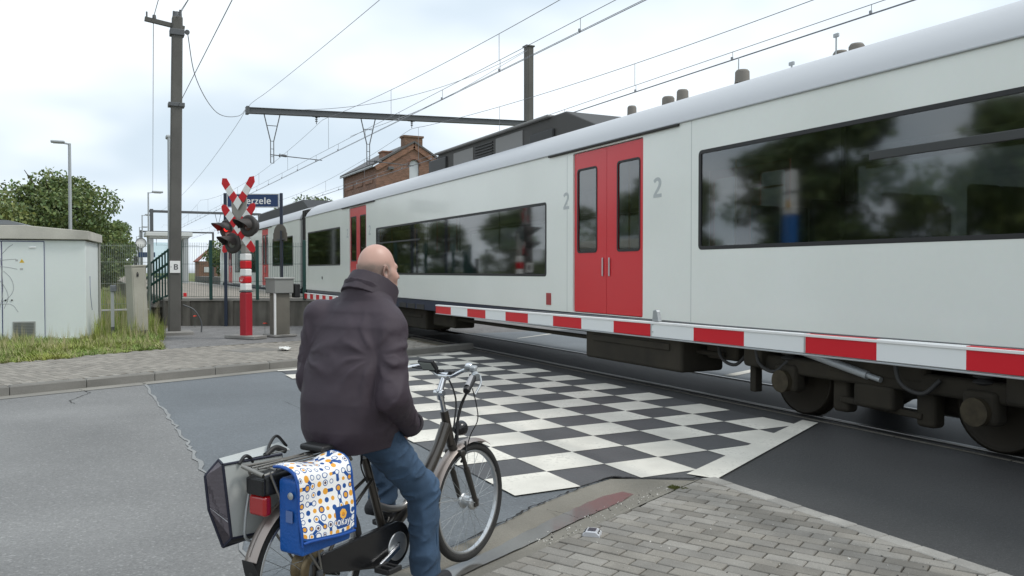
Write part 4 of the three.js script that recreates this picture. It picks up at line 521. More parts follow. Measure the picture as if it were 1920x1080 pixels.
  { const prof = [[0.055, 0.862], [0.085, 0.866], [0.12, 0.864], [0.155, 0.856], [0.182, 0.84], [0.194, 0.812]]; for (let i = 1; i <= 9; i++) { const t = i / 9; prof.push([mix(0.194, oBot + 0.008, t), mix(0.812, y0 + 0.05, t)]); }
    const len = [0]; for (let i = 1; i < prof.length; i++) len.push(len[i - 1] + Math.hypot(prof[i][0] - prof[i - 1][0], prof[i][1] - prof[i - 1][1])); const N = 18, L = len[len.length - 1];
    const mk = (d, uv) => { const P = (i, k) => { const t = k / N, z = -mix(s0 - 0.004, s1 + 0.004, t), [o, h] = prof[i]; const dr = 0.012 * Math.sin(t * 6.3 + 1) * (i < 5 ? 1 : 0) + (i > 4 ? 0 : 0.008 * (t - 0.5)); return [o + d + (i > 4 ? sag(o, h, z) : 0), h + dr + (i > 8 ? 0.012 * Math.cos(t * 3.1) * (i - 8) / 6 : 0) + (i > 10 ? 0.02 * Math.pow(Math.abs(t * 2 - 1), 6) * (i - 10) / 4 : 0), z]; };
      const pos = [], u = []; for (let i = 0; i < prof.length - 1; i++) for (let k = 0; k < N; k++) { for (const [a, b] of [[i, k], [i + 1, k], [i + 1, k + 1], [i, k], [i + 1, k + 1], [i, k + 1]]) { pos.push(...P(a, b)); u.push(b / N, 1 - len[a] / L); } }
      const g = new THREE.BufferGeometry(); g.setAttribute('position', new THREE.Float32BufferAttribute(pos, 3)); g.setAttribute('uv', new THREE.Float32BufferAttribute(u, 2)); g.computeVertexNormals(); return toCreasedNormals(g, 0.8); };
    const fl = part('flap', mk(0.004), flapM, pan); 
    const rim = []; for (const t of [0, 1]) { const z = -(t ? s1 + 0.004 : s0 - 0.004); rim.push(tube(prof.map(([o, h]) => V(o + 0.003 + sag(o, h, z) * (h < 0.812 ? 1 : 0), h, z)), 0.006, 30, 6)); } const zb = []; for (let k = 0; k <= 8; k++) { const z = -mix(s0, s1, k / 8); zb.push(V(oBot + 0.012 + sag(oBot, y0 + 0.05, z), y0 + 0.05 + 0.012 * Math.cos(k / 8 * 3.1), z)); } rim.push(tube(zb, 0.007, 24, 6)); part('piping', rim, blueTrim, pan); }
  part('snap', lathe([[0, 0.006], [0.014, 0.004], [0.016, 0]], 14).rotateX(Math.PI / 2).translate(0.16, 0.75, -s0 + 0.004), M.galv, pan); part('reflective_patch', box(0.15, 0.66, -s0 + 0.002, 0.04, 0.05, 0.004, 0.001), mat({ color: C(0.10, 0.16, 0.35), roughness: 0.3 }), pan);

  // left pannier: grey bag with pale inner panel and black binding, flap thrown open
  const lp = thing('pannier_bag', 'dark grey pannier with black binding and open pale flap, left side of bicycle rack', 'pannier bag', BIKE, BTURN);
  const greyM = mat({ color: C(0.115, 0.10, 0.115), roughness: 0.6, bumpMap: T.grit, bumpScale: 0.002 }), pale = mat({ color: C(0.42, 0.44, 0.43), roughness: 0.5 });
  const quad = (pts, bend, th) => { const n = 10, pos = [], P = (i, j, d) => { const u = i / n, v = j / n, p = pts[0].clone().lerp(pts[1], u).lerp(pts[3].clone().lerp(pts[2], u), v); const nn = pts[1].clone().sub(pts[0]).cross(pts[3].clone().sub(pts[0])).normalize(); return p.addScaledVector(nn, bend * Math.sin(u * 3.14) * Math.sin(v * 3.14) + d).toArray(); }; for (const d of [0, th]) for (let i = 0; i < n; i++) for (let j = 0; j < n; j++) pos.push(...P(i, j, d), ...P(i + 1, j, d), ...P(i + 1, j + 1, d), ...P(i, j, d), ...P(i + 1, j + 1, d), ...P(i, j + 1, d)); const g = new THREE.BufferGeometry(); g.setAttribute('position', new THREE.Float32BufferAttribute(pos, 3)); g.computeVertexNormals(); return uvBox(toCreasedNormals(g, 0.7)); };
  const c = { it: B(-0.477, 0.875, -0.11), ib: B(-0.427, 0.543, -0.12), ot: B(-0.454, 0.885, -0.165), m1: B(-0.507, 0.822, -0.19), m2: B(-0.497, 0.679, -0.18), ob: B(-0.44, 0.503, -0.16), ft: B(-0.16, 0.862, -0.10), fb: B(-0.15, 0.52, -0.11), fm: B(-0.14, 0.8, -0.2), fob: B(-0.15, 0.50, -0.17) };
  part('gusset', [quad([c.it, c.m1, c.m1, c.ot], 0, 0.003), quad([c.it, c.ib, c.m2, c.m1], 0.008, 0.003), quad([c.ib, c.ob, c.m2, c.ib], 0, 0.003), quad([c.ft, c.fb, c.fob, c.fm], 0, 0.004)], greyM, lp); part('inner_panel', quad([c.it, c.ft, c.fb, c.ib], -0.006, 0.004), pale, lp); part('outer_panel', [quad([c.m1, c.fm, c.fob, c.m2], 0.01, 0.004), quad([c.m2, c.fob, c.fob, c.ob], 0, 0.004)], greyM, lp); part('bottom', quad([c.ib, c.fb, c.fob, c.ob], -0.01, 0.005), M.black, lp);
  part('binding', [[c.it, c.ib], [c.ib, c.ob], [c.ob, c.m2], [c.m2, c.m1], [c.m1, c.ot], [c.ot, c.it], [c.ib, c.fb], [c.ob, c.fob], [c.it, c.ft]].map(([a, b]) => tube([a, a.clone().lerp(b, 0.5), b], 0.006, 10, 6)), mat({ color: C(0.012, 0.014, 0.03), roughness: 0.6 }), lp);
  { const e = (t, o) => { const p = c.ib.clone().lerp(c.it, t), q2 = c.m2.clone().lerp(c.m1, t * 0.8 - 0.1); return [p, q2]; }, [p0, q0] = e(0.20), [p1, q1] = e(0.26); part('reflective_strip', quad([p0, q0, q1, p1], 0.012, 0.004), mat({ color: C(0.45, 0.45, 0.47), roughness: 0.35 }), lp); }
  part('flap', quad([c.it.clone().add(V(0, 0.004, 0)), c.ot.clone().add(V(0, 0.006, 0)), B(-0.06, 0.885, -0.23), B(-0.10, 0.872, -0.11)], 0.012, 0.004), pale, lp);
  part('handle', [tube([B(-0.40, 0.865, -0.10), B(-0.37, 0.892, -0.10), B(-0.34, 0.882, -0.105), B(-0.32, 0.855, -0.11)], 0.008, 20, 8), tube([B(-0.22, 0.86, -0.13), B(-0.17, 0.90, -0.17), B(-0.10, 0.925, -0.20), B(-0.05, 0.87, -0.19)], 0.007, 24, 8), tube([B(-0.24, 0.868, -0.12), B(-0.17, 0.89, -0.13), B(-0.12, 0.868, -0.12)], 0.013, 18, 8)], M.black, lp);
}
// ------------------------------------------------------------------ the man on the saddle, in the bicycle's frame
{
  const man = thing('person', 'bald man in a dark purple jacket and blue jeans, waiting astride a bicycle', 'person', BIKE, BTURN);
  const q = (s, h, o) => [o, h, -s];
  const J = { hipR: q(0.22, 0.94, 0.095), hipL: q(0.22, 0.94, -0.095), kneR: q(0.545, 0.575, 0.155), kneL: q(0.63, 0.85, -0.135), ankR: q(0.535, 0.168, 0.185), ankL: q(0.545, 0.50, -0.135), shR: q(0.255, 1.435, 0.175), shL: q(0.20, 1.468, -0.205), elR: q(0.165, 1.115, 0.282), elL: q(0.15, 1.17, -0.222), wrR: q(0.385, 0.955, 0.215), wrL: q(0.36, 0.99, -0.165), neck: q(0.315, 1.535, 0), chest: q(0.25, 1.34, 0), pel: q(0.215, 0.99, 0) };
  // head, turned a little to the right
  const HC = V(0.002, 1.700, -0.385), ty = 0.30, ct = Math.cos(ty), st = Math.sin(ty);
  const toHead = (x, y, z) => { const a = x - HC.x, c = z - HC.z; return [a * ct + c * st, y - HC.y, -a * st + c * ct]; };   // face looks to -z
  const headF = (X, Y, Z) => {
    const [x, y, z] = toHead(X, Y, Z), ax = Math.abs(x);
    let d = ell(x, y, z, [0, 0.030, 0.012], [0.0765, 0.104, 0.097]);
    d = smin(d, ell(x, y, z, [0, -0.035, -0.022], [0.066, 0.085, 0.078]), 0.03);
    d = smin(d, ell(x, y, z, [0, -0.082, -0.052], [0.042, 0.034, 0.042]), 0.035);
    d = smin(d, cap3(x, y, z, [0.030, 0.018, -0.080], [-0.030, 0.018, -0.080], 0.013, 0.013), 0.02);
    d = smin(d, cap3(x, y, z, [0, 0.008, -0.090], [0, -0.030, -0.112], 0.009, 0.013), 0.012);
    d = smin(d, cap3(ax, y, z, [0.044, -0.030, -0.062], [0.054, -0.012, -0.035], 0.020, 0.016), 0.025);
    d = -smin(-d, ell(ax, y, z, [0.031, 0.002, -0.094], [0.016, 0.010, 0.014]), 0.012);
    d = Math.min(d, ell(ax, y, z, [0.030, 0.001, -0.078], [0.0125, 0.0125, 0.0125]));
    d = smin(d, cap3(x, y, z, [0.020, -0.064, -0.088], [-0.020, -0.064, -0.088], 0.008, 0.008), 0.008); d = -smin(-d, cap3(x, y, z, [0.022, -0.0645, -0.099], [-0.022, -0.0645, -0.099], 0.0025, 0.0025), 0.004);
    // ears: a dished disc with a rim
    const ex = ax - 0.079, ey = y + 0.008, ez = z - 0.006, er = Math.hypot(ey / 0.034, ez / 0.021), tiltx = ex - (z - 0.0) * 0.42;
    let ear = Math.max((er - 1) * 0.018, Math.abs(tiltx) - 0.006); const dish = Math.hypot(tiltx - 0.009, ey * 0.72, ez) - 0.0135; ear = -smin(-ear, dish, 0.004); ear = smin(ear, Math.hypot(tiltx, ey + 0.029, ez + 0.004) - 0.009, 0.006);
    d = smin(d, ear, 0.006);
    d = smin(d, cap3(X, Y, Z, [0, 1.635, -0.365], J.neck, 0.058, 0.066), 0.04);
    d = smin(d, ell(x, y, z, [0, -0.055, 0.062], [0.05, 0.03, 0.028]), 0.03);
    return d;
  };
  const bodyF = (x, y, z) => {
    let d = cap3(x, y, z, J.pel, J.chest, 0.12, 0.125); d = smin(d, cap3(x, y, z, J.shR, J.shL, 0.06, 0.06), 0.06); d = smin(d, cap3(x, y, z, J.chest, J.neck, 0.11, 0.06), 0.05);
    for (const [a, b, r0, r1] of [[J.hipR, J.kneR, 0.075, 0.05], [J.kneR, J.ankR, 0.048, 0.032], [J.hipL, J.kneL, 0.075, 0.05], [J.kneL, J.ankL, 0.048, 0.032], [J.shR, J.elR, 0.042, 0.034], [J.elR, J.wrR, 0.034, 0.024], [J.shL, J.elL, 0.042, 0.034], [J.elL, J.wrL, 0.034, 0.024]]) d = smin(d, cap3(x, y, z, a, b, r0, r1), 0.03);
    for (const [w, k] of [[J.wrR, 1], [J.wrL, -1]]) { const p = [w[0] - 0.045 * k, w[1] - 0.055, w[2] - 0.03]; d = smin(d, cap3(x, y, z, w, p, 0.022, 0.03), 0.02); for (let f = 0; f < 4; f++) d = smin(d, cap3(x, y, z, [p[0] - 0.005 * k, p[1] - 0.01, p[2] - 0.022 + f * 0.016], [p[0] - 0.03 * k, p[1] - 0.065 + Math.abs(f - 1.4) * 0.006, p[2] - 0.02 + f * 0.016], 0.0085, 0.007), 0.004); d = smin(d, cap3(x, y, z, [p[0], p[1] + 0.01, p[2] - 0.03], [p[0] - 0.018 * k, p[1] - 0.035, p[2] - 0.05], 0.0095, 0.008), 0.006); }
    for (const a of [J.ankR, J.ankL]) d = smin(d, cap3(x, y, z, a, [a[0], a[1] - 0.088, a[2] - 0.10], 0.026, 0.02), 0.01);
    return d;
  };
  const hg = nets(headF, [-0.14, 1.515, -0.53], [0.14, 1.85, -0.22], 0.0036), bg = nets((x, y, z) => Math.max(bodyF(x, y, z), y - 1.545), [-0.36, 0.03, -0.82], [0.36, 1.60, 0.02], 0.013);
  const paintSkin = (g, head) => { const p = g.attributes.position, c = new Float32Array(p.count * 3); for (let i = 0; i < p.count; i++) { const X = p.getX(i), Y = p.getY(i), Z = p.getZ(i), [x, y, z] = toHead(X, Y, Z), ax = Math.abs(x); const n = fbm3(X * 60, Y * 60, Z * 60, 3), n2 = fbm3(X * 14, Y * 14, Z * 14, 3); let r = 0.53, gg = 0.325, b = 0.265; r *= 0.88 + 0.24 * n2; gg *= 0.86 + 0.26 * n2; b *= 0.84 + 0.28 * n2;
      if (head) { // cropped stubble round the back and sides, beard shadow, redder ears and cheeks, eyes, lips
        const stub = step(0.055, 0.015, y) * step(-0.045, -0.01, z) * (0.55 + 0.9 * n) * step(-0.13, -0.085, y); const k = clamp(stub) * 0.80; r = mix(r, 0.22, k); gg = mix(gg, 0.175, k); b = mix(b, 0.15, k);
        const be = step(-0.03, -0.055, y) * step(0.0, -0.03, z) * (0.4 + 0.6 * n) * 0.4; r = mix(r, 0.30, be); gg = mix(gg, 0.20, be); b = mix(b, 0.16, be);
        if (ax > 0.079) { r *= 1.0; gg *= 0.82; b *= 0.78; }
        if (Math.hypot(ax - 0.031, y - 0.001) < 0.010 && z < -0.083) { r = gg = b = Math.hypot(ax - 0.031, y - 0.001) < 0.0055 ? 0.03 : 0.62; }
        if (Math.abs(y + 0.0645) < 0.009 && ax < 0.024 && z < -0.08) { r = 0.42; gg = 0.17; b = 0.14; }
        if (Math.abs(y - 0.021) < 0.005 && ax > 0.012 && ax < 0.048 && z < -0.07) { r = mix(r, 0.16, 0.7); gg = mix(gg, 0.11, 0.7); b = mix(b, 0.08, 0.7); } }
      c.set([r, gg, b], i * 3); } g.setAttribute('color', new THREE.BufferAttribute(c, 3)); return g; };
  part('body', [paintSkin(hg, true), paintSkin(bg, false)], phys({ vertexColors: true, roughness: 0.45, sheen: 0.2, sheenRoughness: 0.5 }), man);

  // jacket: stacked oval sections, smoothly joined sleeves, folds pressed into the cloth
  const sec = [[0.835, 0.205, 0.205, 0.205], [0.95, 0.232, 0.222, 0.185], [1.08, 0.245, 0.205, 0.175], [1.22, 0.248, 0.185, 0.195], [1.34, 0.243, 0.168, 0.225], [1.43, 0.230, 0.150, 0.25], [1.50, 0.195, 0.130, 0.275], [1.555, 0.140, 0.115, 0.30], [1.62, 0.115, 0.112, 0.305], [1.72, 0.10, 0.10, 0.30]];
  const atH = (h) => { let i = 0; while (i < sec.length - 2 && h > sec[i + 1][0]) i++; const t = clamp((h - sec[i][0]) / (sec[i + 1][0] - sec[i][0])), u = t * t * (3 - 2 * t) * 0.5 + t * 0.5; return [1, 2, 3].map((k) => mix(sec[i][k], sec[i + 1][k], u)); };
  const ridge = (v) => 1 - Math.abs(2 * v - 1);
  const soft = (v) => { const t = 0.5 + 0.5 * Math.sin(v); return t * t * (3 - 2 * t); };
  const wv = (x, y, z, dx, dy, dz, fr, ph) => soft((x * dx + y * dy + z * dz) * fr + ph + 5.5 * fbm3(x * 5.3 + ph, y * 5.3, z * 5.3 + ph, 2));
  const folds = (x, y, z) => {
    const ax = Math.abs(x), n = fbm3(x * 6.1 + 3, y * 6.1, z * 6.1, 3), n2 = fbm3(x * 11 + 9, y * 11, z * 11 + 4, 2), cr = (v, p) => Math.pow(0.5 + 0.5 * Math.sin(v), p);
    const rad = (cx, cy, k, reach, ph) => { const dx = x - cx, dy = y - cy, d = Math.hypot(dx, dy, (z + 0.16) * 0.5); return Math.exp(-d / reach) * cr(k * Math.atan2(dy, dx) + ph + 7 * n, 1.6) * step(0.035, 0.13, d); };
    let f = 0.019 * (rad(0.205, 1.30, 9, 0.13, 0.6) + rad(-0.205, 1.31, 9, 0.13, 2.1));                         // pulls that spread from the armpits
    f += 0.009 * rad(0.0, 0.86, 8, 0.13, 1.3) + 0.008 * rad(0.02, 1.62, 7, 0.12, 0.4);                         // from the seat and from the collar
    const el = Math.exp(-(Math.pow(ax - 0.26, 2) + Math.pow(y - 1.12, 2) + Math.pow(z + 0.2, 2)) / 0.016), sl = step(0.19, 0.25, ax);
    f += 0.012 * el * cr(46 * (y * 0.8 + z * 0.9) + 9 * n, 1.6) + 0.004 * sl * cr(36 * (y + 0.35 * z) + 14 * n, 2) * step(0.45, 0.6, n2) + 0.004 * sl * cr(40 * (y * 0.5 - z) + 12 * n2, 2) * step(0.5, 0.62, n);
    f += 0.0070 * n + 0.0012 * fbm3(x * 30, y * 30, z * 30, 2);
    return f;
  };
  const hemY = (x, z) => 0.862 - 0.020 * Math.sin(x * 5 + 0.6) + 0.03 * clamp((-z - 0.3) * 4) + 0.03 * clamp((Math.abs(x) - 0.15) * 8);
  const jack = (x, y, z) => {
    const s = -z, [a, b, c] = atH(clamp(y, 0.80, 1.72)); const e = Math.pow(Math.pow(Math.abs(x) / a, 2.3) + Math.pow(Math.abs(s - c) / b, 2.3), 1 / 2.3); let d = (e - 1) * Math.min(a, b) * 0.92;
    d = Math.max(d, y - 1.605 + 0.55 * (s - 0.32));
    let sl = 1; for (const [p, m, w, k] of [[J.shR, J.elR, J.wrR, 1], [J.shL, J.elL, J.wrL, -1]]) { let v = cap3(x, y, z, p, m, 0.092, 0.076); const w2 = [w[0] - 0.02 * k, w[1] - 0.01, w[2]]; v = smin(v, cap3(x, y, z, m, w2, 0.078, 0.062), 0.03); sl = Math.min(sl, v); }
    d = smin(d, sl, mix(0.006, 0.045, step(1.28, 1.44, y)));
    d = smin(d, cap3(x, y, z, [0.13, 1.488, -0.27], [-0.13, 1.495, -0.265], 0.070, 0.070), 0.05);
    if (Math.abs(d) < 0.03) d -= folds(x, y, z) - 0.008;
    d = Math.max(d, hemY(x, z) - y);
    return d;
  };
  const jm = (g, f) => { const p = g.attributes.position, c = new Float32Array(p.count * 3); for (let i = 0; i < p.count; i++) { const n = 0.88 + 0.24 * fbm3(p.getX(i) * 9, p.getY(i) * 9, p.getZ(i) * 9, 4); c.set([f[0] * n, f[1] * n, f[2] * n], i * 3); } g.setAttribute('color', new THREE.BufferAttribute(c, 3)); return g; };
  const cloth = phys({ vertexColors: true, roughness: 0.62, sheen: 0.14, sheenRoughness: 0.5, sheenColor: C(0.33, 0.30, 0.36), bumpMap: T.weave, bumpScale: 0.0004 });
  const JC = [0.038, 0.025, 0.036];
  const jk = part('jacket', jm(nets(jack, [-0.40, 0.80, -0.60], [0.40, 1.70, 0.10], 0.0062), JC), cloth, man);
  // stand collar, open at the front, and its seam
  const colF = (x, yy, z) => { const s = -z, y = yy + 0.55 * (s - 0.32) - 0.045, lean = (y - 1.52) * 0.45, cx = x, cs = s - 0.318 - lean; const r = Math.hypot(cx / 0.118, cs / 0.122), top = 1.622; let d = Math.abs((r - 1 + (y - 1.52) * 0.9) * 0.115) - 0.0085; d = Math.max(d, y - top, 1.50 - y); return d - 0.004 * noise3(x * 30, y * 18, z * 30); };
  part('collar', jm(nets(colF, [-0.17, 1.40, -0.54], [0.17, 1.74, -0.12], 0.006), JC.map((v) => v * 0.92)), cloth, jk);
  { const seam = []; for (let i = 0; i <= 30; i++) { const th = mix(-2.3, 2.3, i / 30), px = Math.sin(th) * 0.121, ps = 0.318 - Math.cos(th) * 0.124; seam.push(V(px, 1.578 - 0.55 * (ps - 0.32), -ps)); } part('collar_seam', tube(seam, 0.0028, 40, 6), mat({ color: C(0.022, 0.018, 0.022), roughness: 0.8 }), jk); }
  { const dark = mat({ color: C(0.025, 0.02, 0.025), roughness: 0.8 }); for (const [w, e, k] of [[J.wrR, J.elR, 1], [J.wrL, J.elL, -1]]) { const dir = V(w[0] - e[0], w[1] - e[1], w[2] - e[2]).normalize(), g = new THREE.TorusGeometry(0.058, 0.009, 8, 28); g.applyQuaternion(new THREE.Quaternion().setFromUnitVectors(V(0, 0, 1), dir)); g.translate(w[0] - 0.016 * k + dir.x * 0.03, w[1] + dir.y * 0.03, w[2] + dir.z * 0.03); part('cuff', clean(g), cloth.clone(), jk).material = dark; } }

  // jeans
  const jeanF = (x, y, z) => {
    let d = ell(x, y, z, [0, 0.955, -0.22], [0.185, 0.13, 0.165]);
    const leg = (h, k, a, r0, r1, r2) => { const kk = k; let v = cap3(x, y, z, h, kk, r0, r1); v = smin(v, cap3(x, y, z, kk, a, r1 * 0.98, r2), 0.03); return v; };
    d = smin(d, leg(J.hipR, J.kneR, J.ankR, 0.108, 0.082, 0.070), 0.05); d = smin(d, leg(J.hipL, J.kneL, q(0.565, 0.45, -0.135), 0.106, 0.080, 0.066), 0.04);
    const below = clamp((0.62 - y) * 3); const near = (p) => Math.exp(-((x - p[0]) ** 2 + (y - p[1]) ** 2 + (z - p[2]) ** 2) / 0.02);
    const kn = near(J.kneR) + near(J.kneL), an = near([J.ankR[0], J.ankR[1] + 0.06, J.ankR[2]]) + near(J.ankL);
    d -= (0.008 + 0.010 * kn + 0.014 * an) * Math.pow(ridge(noise3(x * 7 + 2, y * 22 + z * 10, z * 9)), 2.4) + 0.004 * ridge(noise3(x * 12, y * 9, z * 12)) - 0.006;
    d = Math.max(d, 0.150 - y, y - 1.02, x < 0 ? 0.425 - y : -1); return d;
  };
  const dm = mat({ map: T.denim, bumpMap: T.weave, bumpScale: 0.0006, roughness: 0.85, vertexColors: true });
  const jg = nets(jeanF, [-0.27, 0.06, -0.80], [0.30, 1.04, 0.02], 0.0085); { const p = jg.attributes.position, c = new Float32Array(p.count * 3); for (let i = 0; i < p.count; i++) { const X = p.getX(i), Y = p.getY(i), Z = p.getZ(i); const nr = Math.exp(-((X - J.kneR[0]) ** 2 + (Y - J.kneR[1] - 0.1) ** 2 + (Z - J.kneR[2]) ** 2) / 0.03), f = 0.62 + 0.85 * fbm3(X * 13, Y * 8, Z * 13, 4) + 0.35 * nr; c.set([f * 1.02, f, f * 0.97], i * 3); } jg.setAttribute('color', new THREE.BufferAttribute(c, 3)); }
  const jn = part('jeans', jg, dm, man);
  { // side seam and hem of the right leg
    const pts = [], a = V(...J.hipR), k = V(...J.kneR), n = V(...J.ankR); for (let i = 0; i <= 12; i++) { const t = i / 12, p = t < 0.5 ? a.clone().lerp(k, t * 2) : k.clone().lerp(n, t * 2 - 1), r = t < 0.5 ? mix(0.108, 0.082, t * 2) : mix(0.081, 0.070, t * 2 - 1); pts.push(p.add(V((r + 0.002) * 0.95, 0, (r) * -0.12))); } part('side_seam', tube(pts, 0.0022, 60, 5), mat({ color: C(0.05, 0.10, 0.17), roughness: 0.9 }), jn); }
  // shoes
  const shoe = (a, k) => { const f = (x, y, z) => { const lx = x - a[0], ly = y - a[1] + 0.115, lz = -(z - a[2]); let d = smin(cap3(lx, ly, lz, [0, 0.045, -0.03], [0.008 * k, 0.035, 0.15], 0.040, 0.038), cap3(lx, ly, lz, [0, 0.05, -0.02], [0, 0.165, -0.005], 0.042, 0.045), 0.03); return Math.max(d, 0.012 - ly); }; return nets(f, [a[0] - 0.07, a[1] - 0.12, a[2] - 0.23], [a[0] + 0.07, a[1] + 0.11, a[2] + 0.09], 0.006); };
  const sole = (a) => { const s = new THREE.Shape(); s.absellipse(0.0, 0.06, 0.046, 0.14, 0, 6.2832); const g = new THREE.ExtrudeGeometry(s, { depth: 0.024, bevelEnabled: true, bevelSize: 0.004, bevelThickness: 0.004, bevelSegments: 2, curveSegments: 24 }); g.rotateX(-Math.PI / 2); g.translate(a[0], a[1] - 0.121, a[2]); return uvBox(clean(g)); };
  for (const [a, k] of [[J.ankR, 1], [J.ankL, -1]]) { const tilt = (o) => { if (k < 0) { o.geometry.translate(-a[0], -a[1], -a[2]); o.geometry.rotateX(-0.36); o.geometry.translate(...a); } return o; };
    const sh = part('shoe', shoe(a, k), mat({ color: C(0.020, 0.021, 0.026), roughness: 0.7, bumpMap: T.grit, bumpScale: 0.002 }), man); tilt(sh); tilt(part('sole', sole(a), mat({ color: k > 0 ? C(0.09, 0.09, 0.10) : C(0.30, 0.30, 0.29), roughness: 0.8 }), sh)); tilt(part('lace', [0, 1, 2, 3].map((i) => tube([V(a[0] - 0.028, a[1] - 0.035 - i * 0.011, a[2] - 0.035 - i * 0.022), V(a[0], a[1] - 0.022 - i * 0.012, a[2] - 0.045 - i * 0.022), V(a[0] + 0.028, a[1] - 0.035 - i * 0.011, a[2] - 0.035 - i * 0.022)], 0.0035, 8, 5)), mat({ color: C(0.12, 0.10, 0.22), roughness: 0.8 }), sh)); }
}
// ------------------------------------------------------------------ level crossing equipment and street furniture
{ // near barrier arm, level with the man's chest, along the track
  const Z = -4.62, arm = thing('level_crossing_barrier', 'long red and white barrier arm lowered across the road in front of the train', 'barrier', [-1.0, 0, Z]);
  const yB = (x) => mix(1.062, 1.118, clamp((x + 11.6) / 9)), yT = (x) => mix(1.178, 1.262, clamp((x + 11.6) / 9));
  const xs = [-11.62]; for (let k = 1; k <= 19; k++) xs.push(-11.62 + 0.5835 * k + 0.0016 * k * k);
  const refl = (c) => mat({ color: c, roughness: 0.35 }); const R = refl(C(0.60, 0.010, 0.022)), W = refl(C(0.78, 0.80, 0.80));
  const slab = (x0, x1, m, n) => { const s = new THREE.Shape([new THREE.Vector2(x0 + 1, yB(x0)), new THREE.Vector2(x1 + 1, yB(x1)), new THREE.Vector2(x1 + 1, yT(x1)), new THREE.Vector2(x0 + 1, yT(x0))]); const g = new THREE.ExtrudeGeometry(s, { depth: 0.045, bevelEnabled: false }); g.translate(0, 0, -0.0225); part(n, uvBox(clean(g)), m, arm); };
  for (let k = 0; k < xs.length - 1; k++) slab(xs[k], xs[k + 1], k % 2 ? W : R, 'stripe');
  const e = xs[xs.length - 1];
  part('top_rail', rod(V(xs[0] + 1, yT(xs[0]) + 0.004, 0), V(e + 1, yT(e) + 0.004, 0), 0.062, 0.020, 0.004), mat({ color: C(0.80, 0.80, 0.79), roughness: 0.35 }), arm);
  part('bottom_rail', rod(V(xs[0] + 1, yB(xs[0]) - 0.003, 0), V(e + 1, yB(e) - 0.003, 0), 0.06, 0.012, 0.004), M.galv, arm);
  part('rear_rail', rod(V(-8, yT(-9) + 0.016, -0.05), V(e + 1, yT(e) + 0.016, -0.05), 0.03, 0.012, 0.004), M.steel, arm);
  for (const k of [9, 12]) { const x = xs[k] + 1; part('joint_plate', [box(x + 0.008, (yB(xs[k]) + yT(xs[k])) / 2, 0.0, 0.016, yT(xs[k]) - yB(xs[k]) + 0.004, 0.054, 0.003), ...(k === 9 ? [0.02, -0.045].map((d) => cyl(0, 0, 0, 0.006, 0.006, 0.01, 10).rotateX(Math.PI / 2).translate(x + 0.035, 1.185 + d, 0.022)) : [])], M.alu, arm); }
  { const s = new THREE.Shape(); s.moveTo(-0.045, 0); s.lineTo(0.045, 0); s.lineTo(0.018, 0.085); s.quadraticCurveTo(0.008, 0.10, -0.008, 0.098); s.lineTo(-0.035, 0.09); s.closePath(); const g = new THREE.ExtrudeGeometry(s, { depth: 0.03, bevelEnabled: true, bevelSize: 0.004, bevelThickness: 0.004, bevelSegments: 2 }); g.translate(xs[9] + 1.06, yT(xs[9]) + 0.012, -0.02); part('arm_lamp', uvBox(clean(g)), M.galv, arm); }
  part('drive_housing', [box(e + 1.25, 0.75, 0, 0.62, 1.5, 0.55, 0.03), box(e + 1.25, 1.53, 0, 0.7, 0.06, 0.62, 0.02)], mat({ color: C(0.32, 0.33, 0.32), roughness: 0.6 }), arm);
}
const SX = -20.18, SZ = -3.2, ST = 35.5 * Math.PI / 180;
